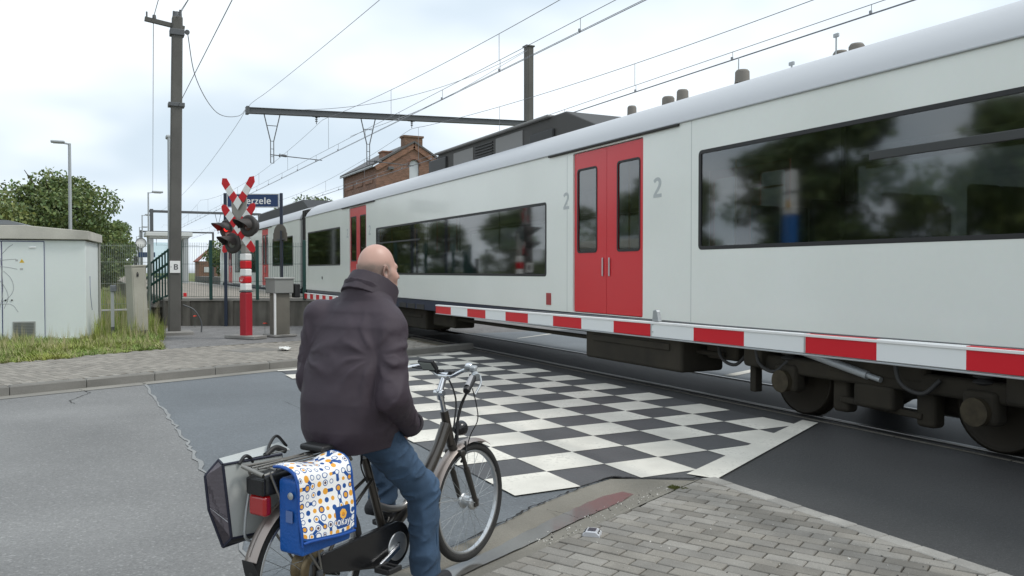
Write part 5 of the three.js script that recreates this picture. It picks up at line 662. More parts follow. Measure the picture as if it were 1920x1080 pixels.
{ // crossing signal with St Andrew's crosses
  const sg = thing('crossing_signal', 'red and white level crossing post with two crosses and three hooded lamps', 'level crossing signal', [SX, 0.12, SZ], ST);
  const CX = -0.09, grey2 = mat({ color: C(0.30, 0.29, 0.265), roughness: 0.7 });
  part('base_slab', box(0.0, 0.03, 0.02, 0.95, 0.07, 0.42, 0.01), M.concrete, sg);
  const post = (y0, y1, w, m, n) => part(n, box(0, (y0 + y1) / 2, 0, w, y1 - y0 - 0.002, w, 0.03), m, sg);
  post(0.04, 1.08, 0.215, mat({ color: C(0.38, 0.017, 0.030), roughness: 0.5 }), 'post'); post(1.08, 1.115, 0.225, M.steel, 'collar');
  [[1.115, 1.29, 1], [1.29, 1.455, 0], [1.455, 1.63, 1], [1.63, 1.82, 0], [1.82, 1.99, 1]].forEach(([a, b, w]) => post(a, b, 0.20, w ? M.white : M.red, 'band'));
  post(1.99, 2.62, 0.17, grey2, 'upper_post'); part('bracket', [rod(V(0.05, 2.45, 0.03), V(-0.6, 2.45, 0.02), 0.07, 0.07, 0.01), rod(V(0.05, 2.1, 0.03), V(-0.5, 2.1, 0.06), 0.07, 0.07, 0.01)], grey2, sg); part('name_plate', [box(-0.02, 1.375, 0.104, 0.17, 0.12, 0.01, 0.003)], mat({ color: C(0.50, 0.02, 0.03), roughness: 0.4 }), sg);
  part('plate_text', [text('nr', 0.06, 0.002).translate(-0.03, 1.355, 0.1095), box(-0.02, 1.412, 0.1095, 0.13, 0.006, 0.002)], M.white, sg);
  { const s = new THREE.Shape([[-0.20, 2.2], [0.14, 2.2], [0.20, 2.75], [0.23, 3.3], [-0.26, 3.3], [-0.22, 2.75]].map((p) => new THREE.Vector2(p[0] + CX, p[1]))); const g = new THREE.ExtrudeGeometry(s, { depth: 0.03, bevelEnabled: false }); g.translate(0, 0, 0.08); part('backing_board', [uvBox(clean(g)), box(CX, 2.75, 0.112, 0.006, 1.05, 0.006)], grey2, sg); }
  const armSeg = (parent, a, b, n, first, z) => { const d = V(b[0] - a[0], b[1] - a[1], 0), L = d.length(), dir = d.clone().normalize(), nn = V(-dir.y, dir.x, 0), w = 0.100; for (let i = 0; i < n; i++) { const p = V(a[0], a[1], 0).addScaledVector(d, i / n), r = V(a[0], a[1], 0).addScaledVector(d, (i + 1) / n); const cut = i === n - 1 || (n > 4 && i === 0), pts = []; const s = new THREE.Shape(); const P = (v, k, q = 0) => { const t = v.clone().addScaledVector(nn, k * w).addScaledVector(dir, q); return [t.x, t.y]; };
    const sk = 0.0; const A = i === 0 && n > 4 ? [P(p, -0.9, 0.01), P(p, -0.35, -0.07), P(p, 0.35, -0.07), P(p, 0.9, 0.01)] : [P(p, -1), P(p, 1)], Bq = i === n - 1 ? (n > 4 ? [P(r, 0.9, -0.01), P(r, 0.35, 0.07), P(r, -0.35, 0.07), P(r, -0.9, -0.01)] : [P(r, 1), P(r, 0, 0.09), P(r, -1)]) : [P(r, 1), P(r, -1)]; [...A, ...Bq].forEach(([x, y], q) => q ? s.lineTo(x, y) : s.moveTo(x, y)); const g = new THREE.ExtrudeGeometry(s, { depth: 0.012, bevelEnabled: false }); g.translate(0, 0, z); part('stripe', uvBox(clean(g)), (i + first) % 2 ? M.white : M.red, parent); } };
  const x1 = new THREE.Group(); x1.name = 'cross'; sg.add(x1); armSeg(x1, [CX - 0.46, 3.08], [CX + 0.46, 2.08], 7, 0, 0.139); armSeg(x1, [CX - 0.46, 2.08], [CX + 0.46, 3.08], 7, 0, 0.125);
  const v1 = new THREE.Group(); v1.name = 'half_cross'; sg.add(v1); for (const k of [1, -1]) armSeg(v1, [CX + 0.085 * k, 3.235], [CX + 0.44 * k, 3.70], 3, 0, k > 0 ? 0.125 : 0.139);
  { const d = new THREE.Shape([[0, 3.01], [0.135, 3.17], [0, 3.33], [-0.135, 3.17]].map((p) => new THREE.Vector2(p[0] + CX, p[1]))); const g = new THREE.ExtrudeGeometry(d, { depth: 0.01, bevelEnabled: false }); g.translate(0, 0, 0.153); part('stripe', uvBox(clean(g)), M.white, v1); }
  const dk = mat({ color: C(0.042, 0.037, 0.034), roughness: 0.6 });
  for (const [x, y, r, lit, lz] of [[-0.64, 2.585, 0.225, 1, -0.05], [0.30, 2.62, 0.25, 0, 0.19], [-0.30, 2.24, 0.25, 2, 0.10]]) {
    const l = new THREE.Group(); l.name = 'lamp'; l.position.set(x, y, lz); sg.add(l);
    const h = lathe([[0, -0.16], [r * 0.72, -0.15], [r, -0.02], [r * 1.02, 0.03], [r * 0.86, 0.05], [r * 0.5, 0.055], [r * 0.48, 0.03], [0, 0.02]], 32); h.rotateX(Math.PI / 2); part('lamp_housing', h, dk, l);
    const hood = []; { const n = 18, pos = [], P = (i, q) => { const a = mix(-0.25, Math.PI + 0.25, i / n), rr = r * (0.62 + 0.06 * (1 - q)), len = 0.05 + q * 0.42 * (0.35 + 0.65 * Math.max(0, Math.sin(a))); return [Math.cos(a) * rr, Math.sin(a) * rr - q * 0.02, len]; }; for (let i = 0; i < n; i++) pos.push(...P(i, 0), ...P(i + 1, 0), ...P(i + 1, 1), ...P(i, 0), ...P(i + 1, 1), ...P(i, 1)); const g = new THREE.BufferGeometry(); g.setAttribute('position', new THREE.Float32BufferAttribute(pos, 3)); g.computeVertexNormals(); hood.push(uvBox(toCreasedNormals(g, 0.8))); } part('hood', hood, dk, l);
    const ln = lathe([[0, 0.075], [r * 0.2, 0.07], [r * (lit === 1 ? 0.30 : 0.46), 0.04]], 24); ln.rotateX(Math.PI / 2);
    part('lens', ln, lit === 1 ? mat({ color: C(0.4, 0.01, 0.01), emissive: C(1, 0.03, 0.02), emissiveIntensity: 1.3, roughness: 0.2 }) : mat({ color: lit ? C(0.18, 0.18, 0.17) : C(0.10, 0.05, 0.045), roughness: 0.15 }), l);
    if (lit === 1) { const p = new THREE.PointLight(C(1, 0.05, 0.03), 0.03, 6); p.position.set(0, 0, 0.12); p.castShadow = true; p.shadow.radius = 1; l.add(p); }
  }
}
{ // far barrier machine
  const b = thing('barrier_machine', 'grey barrier machine on a concrete plinth beside the red and white post', 'barrier machine', [-20.45, 0.12, -4.02], 0.3);
  part('plinth', [box(0.02, 0.52, 0, 0.34, 1.04, 0.36, 0.02)], mat({ map: T.concrete, color: C(0.62, 0.60, 0.54), roughness: 0.9 }), b); part('base', box(0.02, 0.02, 0, 0.6, 0.05, 0.6, 0.01), M.concrete, b);
  const g3 = mat({ color: C(0.26, 0.265, 0.25), roughness: 0.6 }); part('housing', box(0.02, 1.21, 0, 0.46, 0.34, 0.50, 0.02), g3, b); part('lid', box(0.02, 1.40, 0, 0.50, 0.05, 0.55, 0.015), mat({ color: C(0.33, 0.335, 0.32), roughness: 0.6 }), b); part('cable_duct', bar(V(0.2, 0.05, 0.22), V(0.2, 1.05, 0.22), 0.03, 0.03, 10), M.white, b);
  part('pivot', [box(0.16, 1.10, -0.36, 0.2, 0.34, 0.14, 0.03), box(0.05, 1.22, -0.42, 0.28, 0.10, 0.08, 0.02)], M.black, b);
  const a = thing('level_crossing_barrier', 'short red and white striped barrier arm running from the grey machine behind the man', 'barrier', [-20.0, 0, -4.55]);
  for (let k = 0; k < 16; k++) part('stripe', box(0.13 + k * 0.30 * 0.97, 1.10, -0.03 * k * 0.0, 0.291, 0.12, 0.04, 0.002), k % 2 ? M.white : M.red, a); part('top_rail', rod(V(-0.02, 1.167, 0), V(4.6, 1.167, 0), 0.05, 0.012, 0.003), M.white, a);
}
{ // white utility hut
  const h = thing('utility_hut', 'white concrete utility hut with blue door joints and faint graffiti on verge', 'hut', [-20.9, 0.08, 0.155], Math.atan2(-0.13, 0.99) );
  // local z runs to the left along the front, x is negative into the depth
  const wallM = mat({ map: T.dirtyWhite, color: C(0.74, 0.765, 0.75), roughness: 0.65 }), roofM2 = mat({ map: T.concrete, color: C(1.85, 1.85, 1.75), roughness: 0.85 }), blueJ = mat({ color: C(0.03, 0.04, 0.16), roughness: 0.6 });
  part('wall', [box(-1.0, 1.15, 1.6, 2.0, 2.3, 3.2, 0.01), box(0.004, 0.06, 1.6, 0.06, 0.14, 3.24, 0.005)], wallM, h);
  for (const [z0, z1] of [[0.82, 1.63], [1.64, 2.45]]) { const d = part('door', box(0.010, 1.18, (z0 + z1) / 2, 0.022, 2.16, z1 - z0 - 0.012, 0.004), wallM, h); part('joint', [box(0.006, 1.17, z0 + 0.002, 0.022, 2.2, 0.016), box(0.006, 2.27, (z0 + z1) / 2, 0.022, 0.014, z1 - z0)], blueJ, d); if (z0 < 1) { part('handle', [box(0.028, 2.14, 1.04, 0.02, 0.03, 0.13, 0.006)], M.white, d); part('lock', [cyl(0, 0, 0, 0.018, 0.018, 0.012, 12).rotateZ(Math.PI / 2).translate(0.034, 0.98, 1.45), cyl(0, 0, 0, 0.018, 0.018, 0.012, 12).rotateZ(Math.PI / 2).translate(0.034, 0.98, 1.57)], M.black, d);
    const v = part('vent_grille', [box(0.026, 0.33, 1.22, 0.012, 0.36, 0.44, 0.003)], mat({ color: C(0.30, 0.31, 0.29), roughness: 0.6 }), d); part('slat', [...Array(9)].map((_, i) => box(0.036, 0.20 + i * 0.034, 1.22, 0.02, 0.012, 0.38).rotateZ(0)), mat({ color: C(0.16, 0.165, 0.15), roughness: 0.7 }), v);
    const sy = new THREE.Shape([[0, 0.085], [0.05, 0], [-0.05, 0]].map((p) => new THREE.Vector2(...p))), sg = new THREE.ExtrudeGeometry(sy, { depth: 0.002, bevelEnabled: false }); sg.rotateY(Math.PI / 2); sg.translate(0.0215, 1.80, 1.25); part('warning_sign', uvBox(clean(sg)), mat({ color: C(0.75, 0.50, 0.04), roughness: 0.5 }), d); const bo = rod(V(0.0245, 1.815, 1.25), V(0.0245, 1.855, 1.253), 0.008, 0.002); part('bolt_symbol', bo, M.black, d); part('sticker', [box(0.0215, 1.85, 1.35, 0.002, 0.04, 0.05), box(0.0215, 1.66, 1.26, 0.002, 0.045, 0.06)], mat({ color: C(0.42, 0.43, 0.42), roughness: 0.5 }), d); } }
  { const r = rng(41), st = [], P = (z, y) => V(0.0235, y, z); st.push([P(1.62, 2.0), P(1.5, 2.14), P(1.42, 2.2)], [P(1.68, 1.85), P(1.5, 1.87), P(1.36, 1.88)], [P(1.7, 1.72), P(1.52, 1.70), P(1.34, 1.66)], [P(1.6, 1.62), P(1.46, 1.45), P(1.42, 1.2), P(1.55, 1.0), P(1.66, 0.95)], [P(1.75, 1.5), P(1.6, 1.3), P(1.52, 1.05), P(1.6, 0.8)], [P(1.72, 0.9), P(1.45, 0.88), P(1.33, 0.72)], [P(1.66, 1.9), P(1.62, 1.2), P(1.7, 0.7)]); part('graffiti', st.map((p) => { const c = new THREE.CatmullRomCurve3(p), g = new THREE.TubeGeometry(c, 18, 0.006, 4); g.scale(0.15, 1, 1); g.translate(0.0198, 0, 0); return clean(g); }), mat({ color: C(0.40, 0.42, 0.43), roughness: 0.6 }), h); 
    part('graffiti', [tube([V(-0.6, 1.5, -0.004), V(-0.62, 1.2, -0.004), V(-0.7, 1.0, -0.004), V(-0.9, 0.7, -0.004)], 0.008, 14, 4)], mat({ color: C(0.25, 0.28, 0.42), roughness: 0.6 }), h); }
  part('roof', [(() => { const s = new THREE.Shape([[-0.07, 2.33], [3.34, 2.33], [3.34, 2.50], [2.3, 2.60], [1.2, 2.61], [-0.07, 2.50]].map((p) => new THREE.Vector2(-p[0], p[1]))); const g = new THREE.ExtrudeGeometry(s, { depth: 2.20, bevelEnabled: true, bevelSize: 0.012, bevelThickness: 0.012, bevelSegments: 2 }); g.rotateY(Math.PI / 2); g.translate(-2.12, 0, 0); return uvBox(clean(g)); })()], roofM2, h);
  { const s = new THREE.Shape([[1.2, 2.64], [3.3, 2.64], [3.3, 2.78], [1.55, 2.74]].map((p) => new THREE.Vector2(-p[0], p[1]))); const g = new THREE.ExtrudeGeometry(s, { depth: 1.9, bevelEnabled: false }); g.rotateY(Math.PI / 2); g.translate(-2.1, 0, 0); part('roof_cap', uvBox(clean(g)), mat({ color: C(0.20, 0.21, 0.22), roughness: 0.4, metalness: 0.4 }), h); }
  part('gutter_pipe', bar(V(-1.98, 0, -0.03), V(-1.98, 2.3, -0.03), 0.03, 0.03, 8), mat({ color: C(0.35, 0.36, 0.33), roughness: 0.7 }), h);
}
{ const c = thing('cabinet', 'narrow grey cabinet leaning beside the catenary mast in tall grass', 'cabinet', [-20.9, 0.08, -0.92], 0.55); c.rotation.z = 0.0; c.rotation.x = 0.035; const m = mat({ map: T.concrete, color: C(1.45, 1.47, 1.33), roughness: 0.75 }); part('body', [box(0, 0.87, 0, 0.26, 1.70, 0.36, 0.012), box(0, 1.735, 0, 0.29, 0.04, 0.39, 0.01)], m, c); part('door', box(0.134, 0.95, 0, 0.012, 1.44, 0.31, 0.004), m, c); part('padlock', [box(0.15, 1.52, 0.05, 0.02, 0.06, 0.05, 0.01), tube([V(0.15, 1.55, 0.03), V(0.15, 1.59, 0.05), V(0.15, 1.55, 0.07)], 0.006, 10, 5)], M.black, c); part('base', box(0, 0.12, 0, 0.30, 0.26, 0.40, 0.01), M.grimy, c); }
{ const p = thing('marker_post', 'thin white post with small grey box on top beside the hut', 'post', [-21.08, 0.08, -0.385]); part('post', box(0, 0.60, 0, 0.065, 1.2, 0.075, 0.008), mat({ color: C(0.42, 0.43, 0.42), roughness: 0.7 }), p); part('foot', box(0, 0.16, 0, 0.07, 0.36, 0.08, 0.006), M.steel, p); part('head_box', [box(0.02, 1.22, -0.02, 0.12, 0.15, 0.13, 0.015), box(0.085, 1.235, -0.02, 0.01, 0.05, 0.06, 0.003)], mat({ color: C(0.16, 0.17, 0.18), roughness: 0.5 }), p); }
{ // name sign on two posts
  const n = thing('station_name_sign', 'dark blue station name sign with white lettering on two dark posts', 'sign', [-24.64, 0.1, -4.11], Math.atan2(3.11, 1.575) * 1 );
  // local x runs towards the track
  const dir = V(0.716, 0, -1.414).normalize(); n.rotation.y = Math.atan2(-dir.z, dir.x) ; const L = 0.792;
  const pm = mat({ color: C(0.02, 0.03, 0.055), roughness: 0.5 }), pb = part('panel', box(0.02, 3.62, 0.03, 1.5, 0.40, 0.04, 0.01), mat({ color: C(0.012, 0.040, 0.125), roughness: 0.4 }), n);
  part('post', box(-L, 1.92, 0, 0.085, 3.84, 0.06, 0.01), pm, n); part('post', box(L + 0.03, 1.92, 0, 0.085, 3.84, 0.06, 0.01), pm, n);
  part('border', [box(0.02, 3.807, 0.052, 1.49, 0.018, 0.006), box(0.02, 3.433, 0.052, 1.49, 0.018, 0.006), box(-0.716, 3.62, 0.052, 0.018, 0.36, 0.006), box(0.756, 3.62, 0.052, 0.018, 0.36, 0.006)], M.white, pb);
  const t = text('Herzele', 0.178, 0.004); t.translate(0.10, 3.615, 0.051); part('lettering', t, M.white, pb);
}
{ const s = thing('back_of_sign', 'round topped sign seen from its brown grey back, below the name sign', 'sign', [-24.1, 0.1, -4.75], ST); const sh = new THREE.Shape(); sh.moveTo(-0.26, 2.45); sh.lineTo(0.26, 2.45); sh.lineTo(0.26, 2.68); sh.lineTo(0.235, 2.70); sh.absarc(0, 2.70, 0.235, 0, Math.PI, false); sh.lineTo(-0.26, 2.68); sh.closePath(); const g = new THREE.ExtrudeGeometry(sh, { depth: 0.012, bevelEnabled: false }); g.translate(0, 0, -0.04); part('plate', uvBox(clean(g)), mat({ color: C(0.135, 0.12, 0.10), roughness: 0.6 }), s); part('post', bar(V(0.09, 0, 0.03), V(0.09, 2.75, 0.03), 0.03, 0.03, 10, true), mat({ color: C(0.03, 0.035, 0.045), roughness: 0.5 }), s); part('clamp', box(0.05, 2.5, 0.0, 0.26, 0.03, 0.05, 0.005), M.steel, s); }
{ // mesh fence along the platform front
  const f = thing('mesh_fence', 'dark green wire mesh fence standing on the platform front edge', 'fence', [-25.7, 0.9, -2.25]); const a = V(0, 0, 0), b = V(1.62, 0, -3.2), w = []; for (let i = 0; i <= 70; i++) { const p = a.clone().lerp(b, i / 70); w.push(bar(p.clone().add(V(0, 0.05, 0)), p.clone().add(V(0, 1.62, 0)), 0.004, 0.004, 4)); } for (const y of [0.06, 0.5, 1.0, 1.5]) w.push(bar(a.clone().add(V(0, y, 0)), b.clone().add(V(0, y, 0)), 0.006, 0.006, 4)); part('mesh_panel', w, M.green, f); for (const t of [0.0, 0.245, 0.62, 1.0]) { const p = a.clone().lerp(b, t); part('post', box(p.x, 0.83, p.z, 0.085, 1.72, 0.085, 0.01), M.green, f); }
  const g = thing('mesh_fence', 'grey green mesh fence between the white hut and the stair railing', 'fence', [-25.2, 0.05, 1.3]); const c = V(0, 0, 0), d = V(-0.9, 0, -2.75), v = []; for (let i = 0; i <= 58; i++) { const p = c.clone().lerp(d, i / 58); v.push(bar(p, p.clone().add(V(0, 2.42, 0)), 0.006, 0.006, 4)); } for (const y of [0.2, 0.72, 1.3, 1.9, 2.36]) v.push(bar(c.clone().add(V(0, y, 0)), d.clone().add(V(0, y, 0)), 0.007, 0.007, 4)); part('mesh_panel', v, mat({ color: C(0.20, 0.23, 0.19), roughness: 0.6 }), g); for (const t of [0, 0.5, 1]) { const p = c.clone().lerp(d, t); part('post', box(p.x, 1.2, p.z, 0.06, 2.45, 0.06, 0.008), mat({ color: C(0.13, 0.16, 0.14), roughness: 0.6 }), g); } part('cross_rail', rod(V(0, 0.55, 0.02), V(-0.9, 0.55, -2.73), 0.05, 0.05, 0.008), mat({ color: C(0.40, 0.41, 0.40), roughness: 0.6 }), g);
}
{ // green stair railing up to the platform
  const r = thing('stair_railing', 'green metal railing climbing the stairs to the platform beside the mast', 'railing', [-26.9, 0.1, -1.2]); const a = V(-0.55, 0.42, -0.05), b = V(0.35, 0.86, -0.86); const up = (p, y) => p.clone().add(V(0, y, 0));
  part('rail', [rod(up(a, 1.15), up(b, 1.42), 0.06, 0.05, 0.01), rod(up(a, 0.05), up(b, 0.05), 0.05, 0.05, 0.01)], M.green, r); part('handrail', [rod(up(a, 0.82), up(b, 1.02), 0.07, 0.06, 0.012), rod(up(a, 0.52), up(b, 0.72), 0.07, 0.06, 0.012)], M.green, r);
  for (let i = 0; i <= 11; i++) { const p = a.clone().lerp(b, i / 11); part('baluster', rod(up(p, 0.0), up(p, mix(1.20, 1.47, i / 11)), 0.045, 0.045, 0.006), M.green, r); }
  part('post', [box(a.x - 0.12, 0.9, a.z + 0.1, 0.09, 2.3, 0.09, 0.01)], M.black, r); part('post', [box(b.x + 0.05, 1.2, b.z - 0.04, 0.07, 2.2, 0.07, 0.01)], M.green, r);
}
{ // solar road stud on the near bricks
  const s = thing('road_stud', 'small silver road stud with two lenses lying on the brick pavement', 'road stud', [-4.36, 0.05, -2.77], -0.75); const sh = new THREE.Shape([[-0.052, 0], [0.052, 0], [0.050, 0.010], [0.030, 0.027], [-0.030, 0.027], [-0.050, 0.010]].map((p) => new THREE.Vector2(...p))), g = new THREE.ExtrudeGeometry(sh, { depth: 0.086, bevelEnabled: true, bevelSize: 0.004, bevelThickness: 0.005, bevelSegments: 2 }); g.rotateY(Math.PI / 2); g.translate(-0.043, 0, 0); part('body', uvBox(clean(g)), mat({ color: C(0.62, 0.63, 0.66), roughness: 0.35, metalness: 0.4 }), s);
  part('solar_cell', box(0, 0.0325, 0, 0.06, 0.003, 0.05, 0.001), mat({ color: C(0.03, 0.035, 0.05), roughness: 0.15 }), s); for (const k of [1, -1]) { part('lens', [0.02, -0.02].map((x) => box(x, 0.0185, k * 0.0465, 0.012, 0.016, 0.006, 0.003).rotateX(0)), M.white, s); part('window_slot', box(0, 0.0175, k * 0.0435, 0.072, 0.019, 0.008, 0.003), M.black, s); }
}
tag((() => { const p = part('litter', (() => { const g = new THREE.PlaneGeometry(0.35, 0.2, 10, 7), q = g.attributes.position, r = rng(61); for (let i = 0; i < q.count; i++) q.setZ(i, 0.05 * r() + 0.02); g.rotateX(-Math.PI / 2); g.translate(-16.55, 0.135, -3.35); g.computeVertexNormals(); return uvBox(clean(g)); })(), mat({ color: C(0.66, 0.66, 0.63), roughness: 0.6, side: THREE.DoubleSide }), scene); p.name = numbered('litter'); return p; })(), 'crumpled white litter lying near the left kerb', 'litter');
{ const w = thing('weed_tuft', 'small green weed growing between gutter and paler edging bricks', 'weed', [-5.02, 0.04, -3.95]); const r = rng(9), L = []; for (let i = 0; i < 40; i++) { const a = r() * 6.28, l = 0.02 + r() * 0.05, h = 0.008 + r() * 0.02, x = (r() - 0.5) * 0.09, z = (r() - 0.5) * 0.05; L.push(x, 0, z, x + Math.cos(a) * l * 0.5 + 0.006, h, z + Math.sin(a) * l * 0.5, x + Math.cos(a) * l, h * 0.5, z + Math.sin(a) * l); } const g = new THREE.BufferGeometry(); g.setAttribute('position', new THREE.Float32BufferAttribute(L, 3)); g.computeVertexNormals(); part('leaf', uvBox(g), mat({ color: C(0.11, 0.12, 0.03), roughness: 0.9, side: THREE.DoubleSide }), w).userData.kind = 'stuff'; }
{ // crossing telephone hanging low on the mast's foot, poppies
  const f = (x, z, n) => { const p = thing('poppy', n, 'flower', [x, 0.1, z]); part('stem', bar(V(0, 0, 0), V(0.03, 0.32, 0), 0.004, 0.003, 5), M.green, p); part('petal', [0, 1, 2, 3].map((k) => { const g = new THREE.SphereGeometry(0.035, 8, 5, 0, 6.3, 0, 1.4); g.scale(1, 0.5, 0.8); g.rotateX(0.5); g.rotateY(k * 1.57); g.translate(0.03 + Math.cos(k * 1.57) * 0.02, 0.32, Math.sin(k * 1.57) * 0.02); return clean(g); }), mat({ color: C(0.65, 0.05, 0.02), roughness: 0.6, side: THREE.DoubleSide }), p); };
  f(-20.7, -3.72, 'red poppy growing against the concrete plinth of the barrier machine'); f(-24.9, -2.55, 'red poppy beside the right side of the tall grey catenary mast');
}
// ------------------------------------------------------------------ catenary, platform furniture, buildings, trees
const glassy = mat({ color: C(0.55, 0.56, 0.56), roughness: 0.3 });
{ // mast beside the platform
  const m = thing('catenary_mast', 'tall grey catenary mast with white B plate and short top bracket', 'mast', [-22.35, 0.1, -1.80]);
  const lean = V(0.0, 8.0, -0.13);
  part('base', [box(0, 0.03, 0, 0.8, 0.12, 0.85, 0.03)], M.concrete, m);
  part('pole', [(() => { const g = new RoundedBoxGeometry(0.27, 7.95, 0.29, 2, 0.04), p = g.attributes.position; for (let i = 0; i < p.count; i++) { const t = p.getY(i) / 7.95 + 0.5; p.setX(i, p.getX(i) * mix(1, 0.82, t)); p.setZ(i, p.getZ(i) * mix(1.0, 0.86, t) - 0.13 * t); p.setY(i, p.getY(i) + 3.975); } g.computeVertexNormals(); return uvBox(clean(g)); })()], M.mastGrey, m);
  part('collar', [box(0, 5.75, -0.09, 0.30, 0.10, 0.38, 0.01)], M.steel, m); part('collar', [box(0, 7.55, -0.12, 0.29, 0.16, 0.34, 0.02)], M.steel, m);
  part('cap', [cyl(0, 7.92, -0.13, 0.10, 0.05, 0.16, 12), cyl(0.05, 7.92, -0.2, 0.04, 0.03, 0.2, 8), cyl(-0.05, 7.92, -0.06, 0.04, 0.03, 0.18, 8)], M.steel, m);
  part('bracket', [rod(V(0.02, 7.68, -0.3), V(0.02, 7.80, 0.62), 0.09, 0.11, 0.01)], M.mastGrey, m); part('insulator', [cyl(0.02, 7.82, 0.40, 0.05, 0.04, 0.10, 12), cyl(0.02, 7.86, 0.57, 0.02, 0.02, 0.12, 8)], M.steel, m);
  part('pulley', [cyl(0, 0, 0, 0.06, 0.06, 0.05, 14).rotateZ(Math.PI / 2).translate(0.03, 7.60, -0.36)], M.steel, m);
  const pl = part('plate', box(0.148, 1.70, -0.02, 0.012, 0.30, 0.24, 0.004), M.white, m), t = text('B', 0.14, 0.002); t.rotateY(Math.PI / 2); t.translate(0.1545, 1.70, -0.04); part('letter', t, M.steel, pl); part('dot', box(0.1545, 1.70, 0.075, 0.002, 0.02, 0.02), M.steel, pl);
  part('cable', tube([V(0.15, 0.75, -0.2), V(0.2, 0.62, -0.45), V(0.2, 0.3, -0.62), V(0.2, 0.05, -0.62)], 0.02, 20, 6), M.steel, m); part('red_lamp', box(0.1, 1.0, -0.25, 0.05, 0.1, 0.08, 0.01), M.red, m);
}
const PX = -33;
{ // cantilever portal over both tracks
  const g = thing('catenary_portal', 'catenary portal with long beam over both tracks and tall far mast', 'catenary portal', [PX, 0, -17.55]);
  part('mast', [box(0, 5.9, 0, 0.30, 11.8, 0.34, 0.01), box(0.155, 5.9, 0, 0.02, 11.8, 0.20), box(0, 11.78, 0, 0.4, 0.06, 0.44, 0.01)], M.mastGrey, g);
  const y = (z) => mix(7.86, 8.33, (-5.35 - z) / 12.2), at = (z, dy = 0) => V(0, y(z) + dy, z + 17.55);
  part('beam', [rod(at(-5.30), at(-17.4), 0.16, 0.20, 0.01), rod(at(-5.30, 0.10), at(-17.4, 0.10), 0.26, 0.022), rod(at(-5.30, -0.10), at(-17.4, -0.10), 0.26, 0.022)], M.steel, g); part('beam_end', box(0, 7.86, 17.55 - 5.33, 0.32, 0.30, 0.12, 0.02), M.steel, g);
  for (const z of [-6.25, -10.1]) { const d = new THREE.Group(); d.name = 'drop_support'; g.add(d); const p = (dz, dy) => V(0, y(z) - dy, z + 17.55 + dz); part('strut', [rod(p(0.30, 0.12), p(0.06, 1.15), 0.035), rod(p(-0.30, 0.12), p(-0.06, 1.15), 0.035), rod(p(0.06, 1.15), p(0.06, 2.0), 0.03), rod(p(-0.06, 1.15), p(-0.06, 2.0), 0.03), rod(p(0.20, 0.55), p(-0.20, 0.55), 0.025), ...[1.15, 1.45, 1.75, 2.0].map((q) => rod(p(0.06, q), p(-0.06, q), 0.02))], M.steel, d); part('registration_arm', [bar(V(0, 6.22, z + 17.63), V(0, 6.12, z + 17.55 - 1.95), 0.02, 0.016, 6), bar(V(0, 6.22, z + 17.2), V(0, 6.20, z + 17.0), 0.05, 0.05, 10, true), bar(V(0, 6.215, z + 17.28), V(0, 6.21, z + 17.24), 0.07, 0.07, 10, true)], M.steel, d); }
  for (const z of [-7.98, -11.99]) part('insulator', [bar(at(z, -0.1), at(z, -0.42), 0.015, 0.015, 6), ...[0.18, 0.25, 0.32].map((q) => cyl(0, y(z) - q, z + 17.55, 0.055, 0.045, 0.03, 10)), box(0, y(z) - 0.11, z + 17.55, 0.2, 0.04, 0.3, 0.005)], M.steel, g);
}
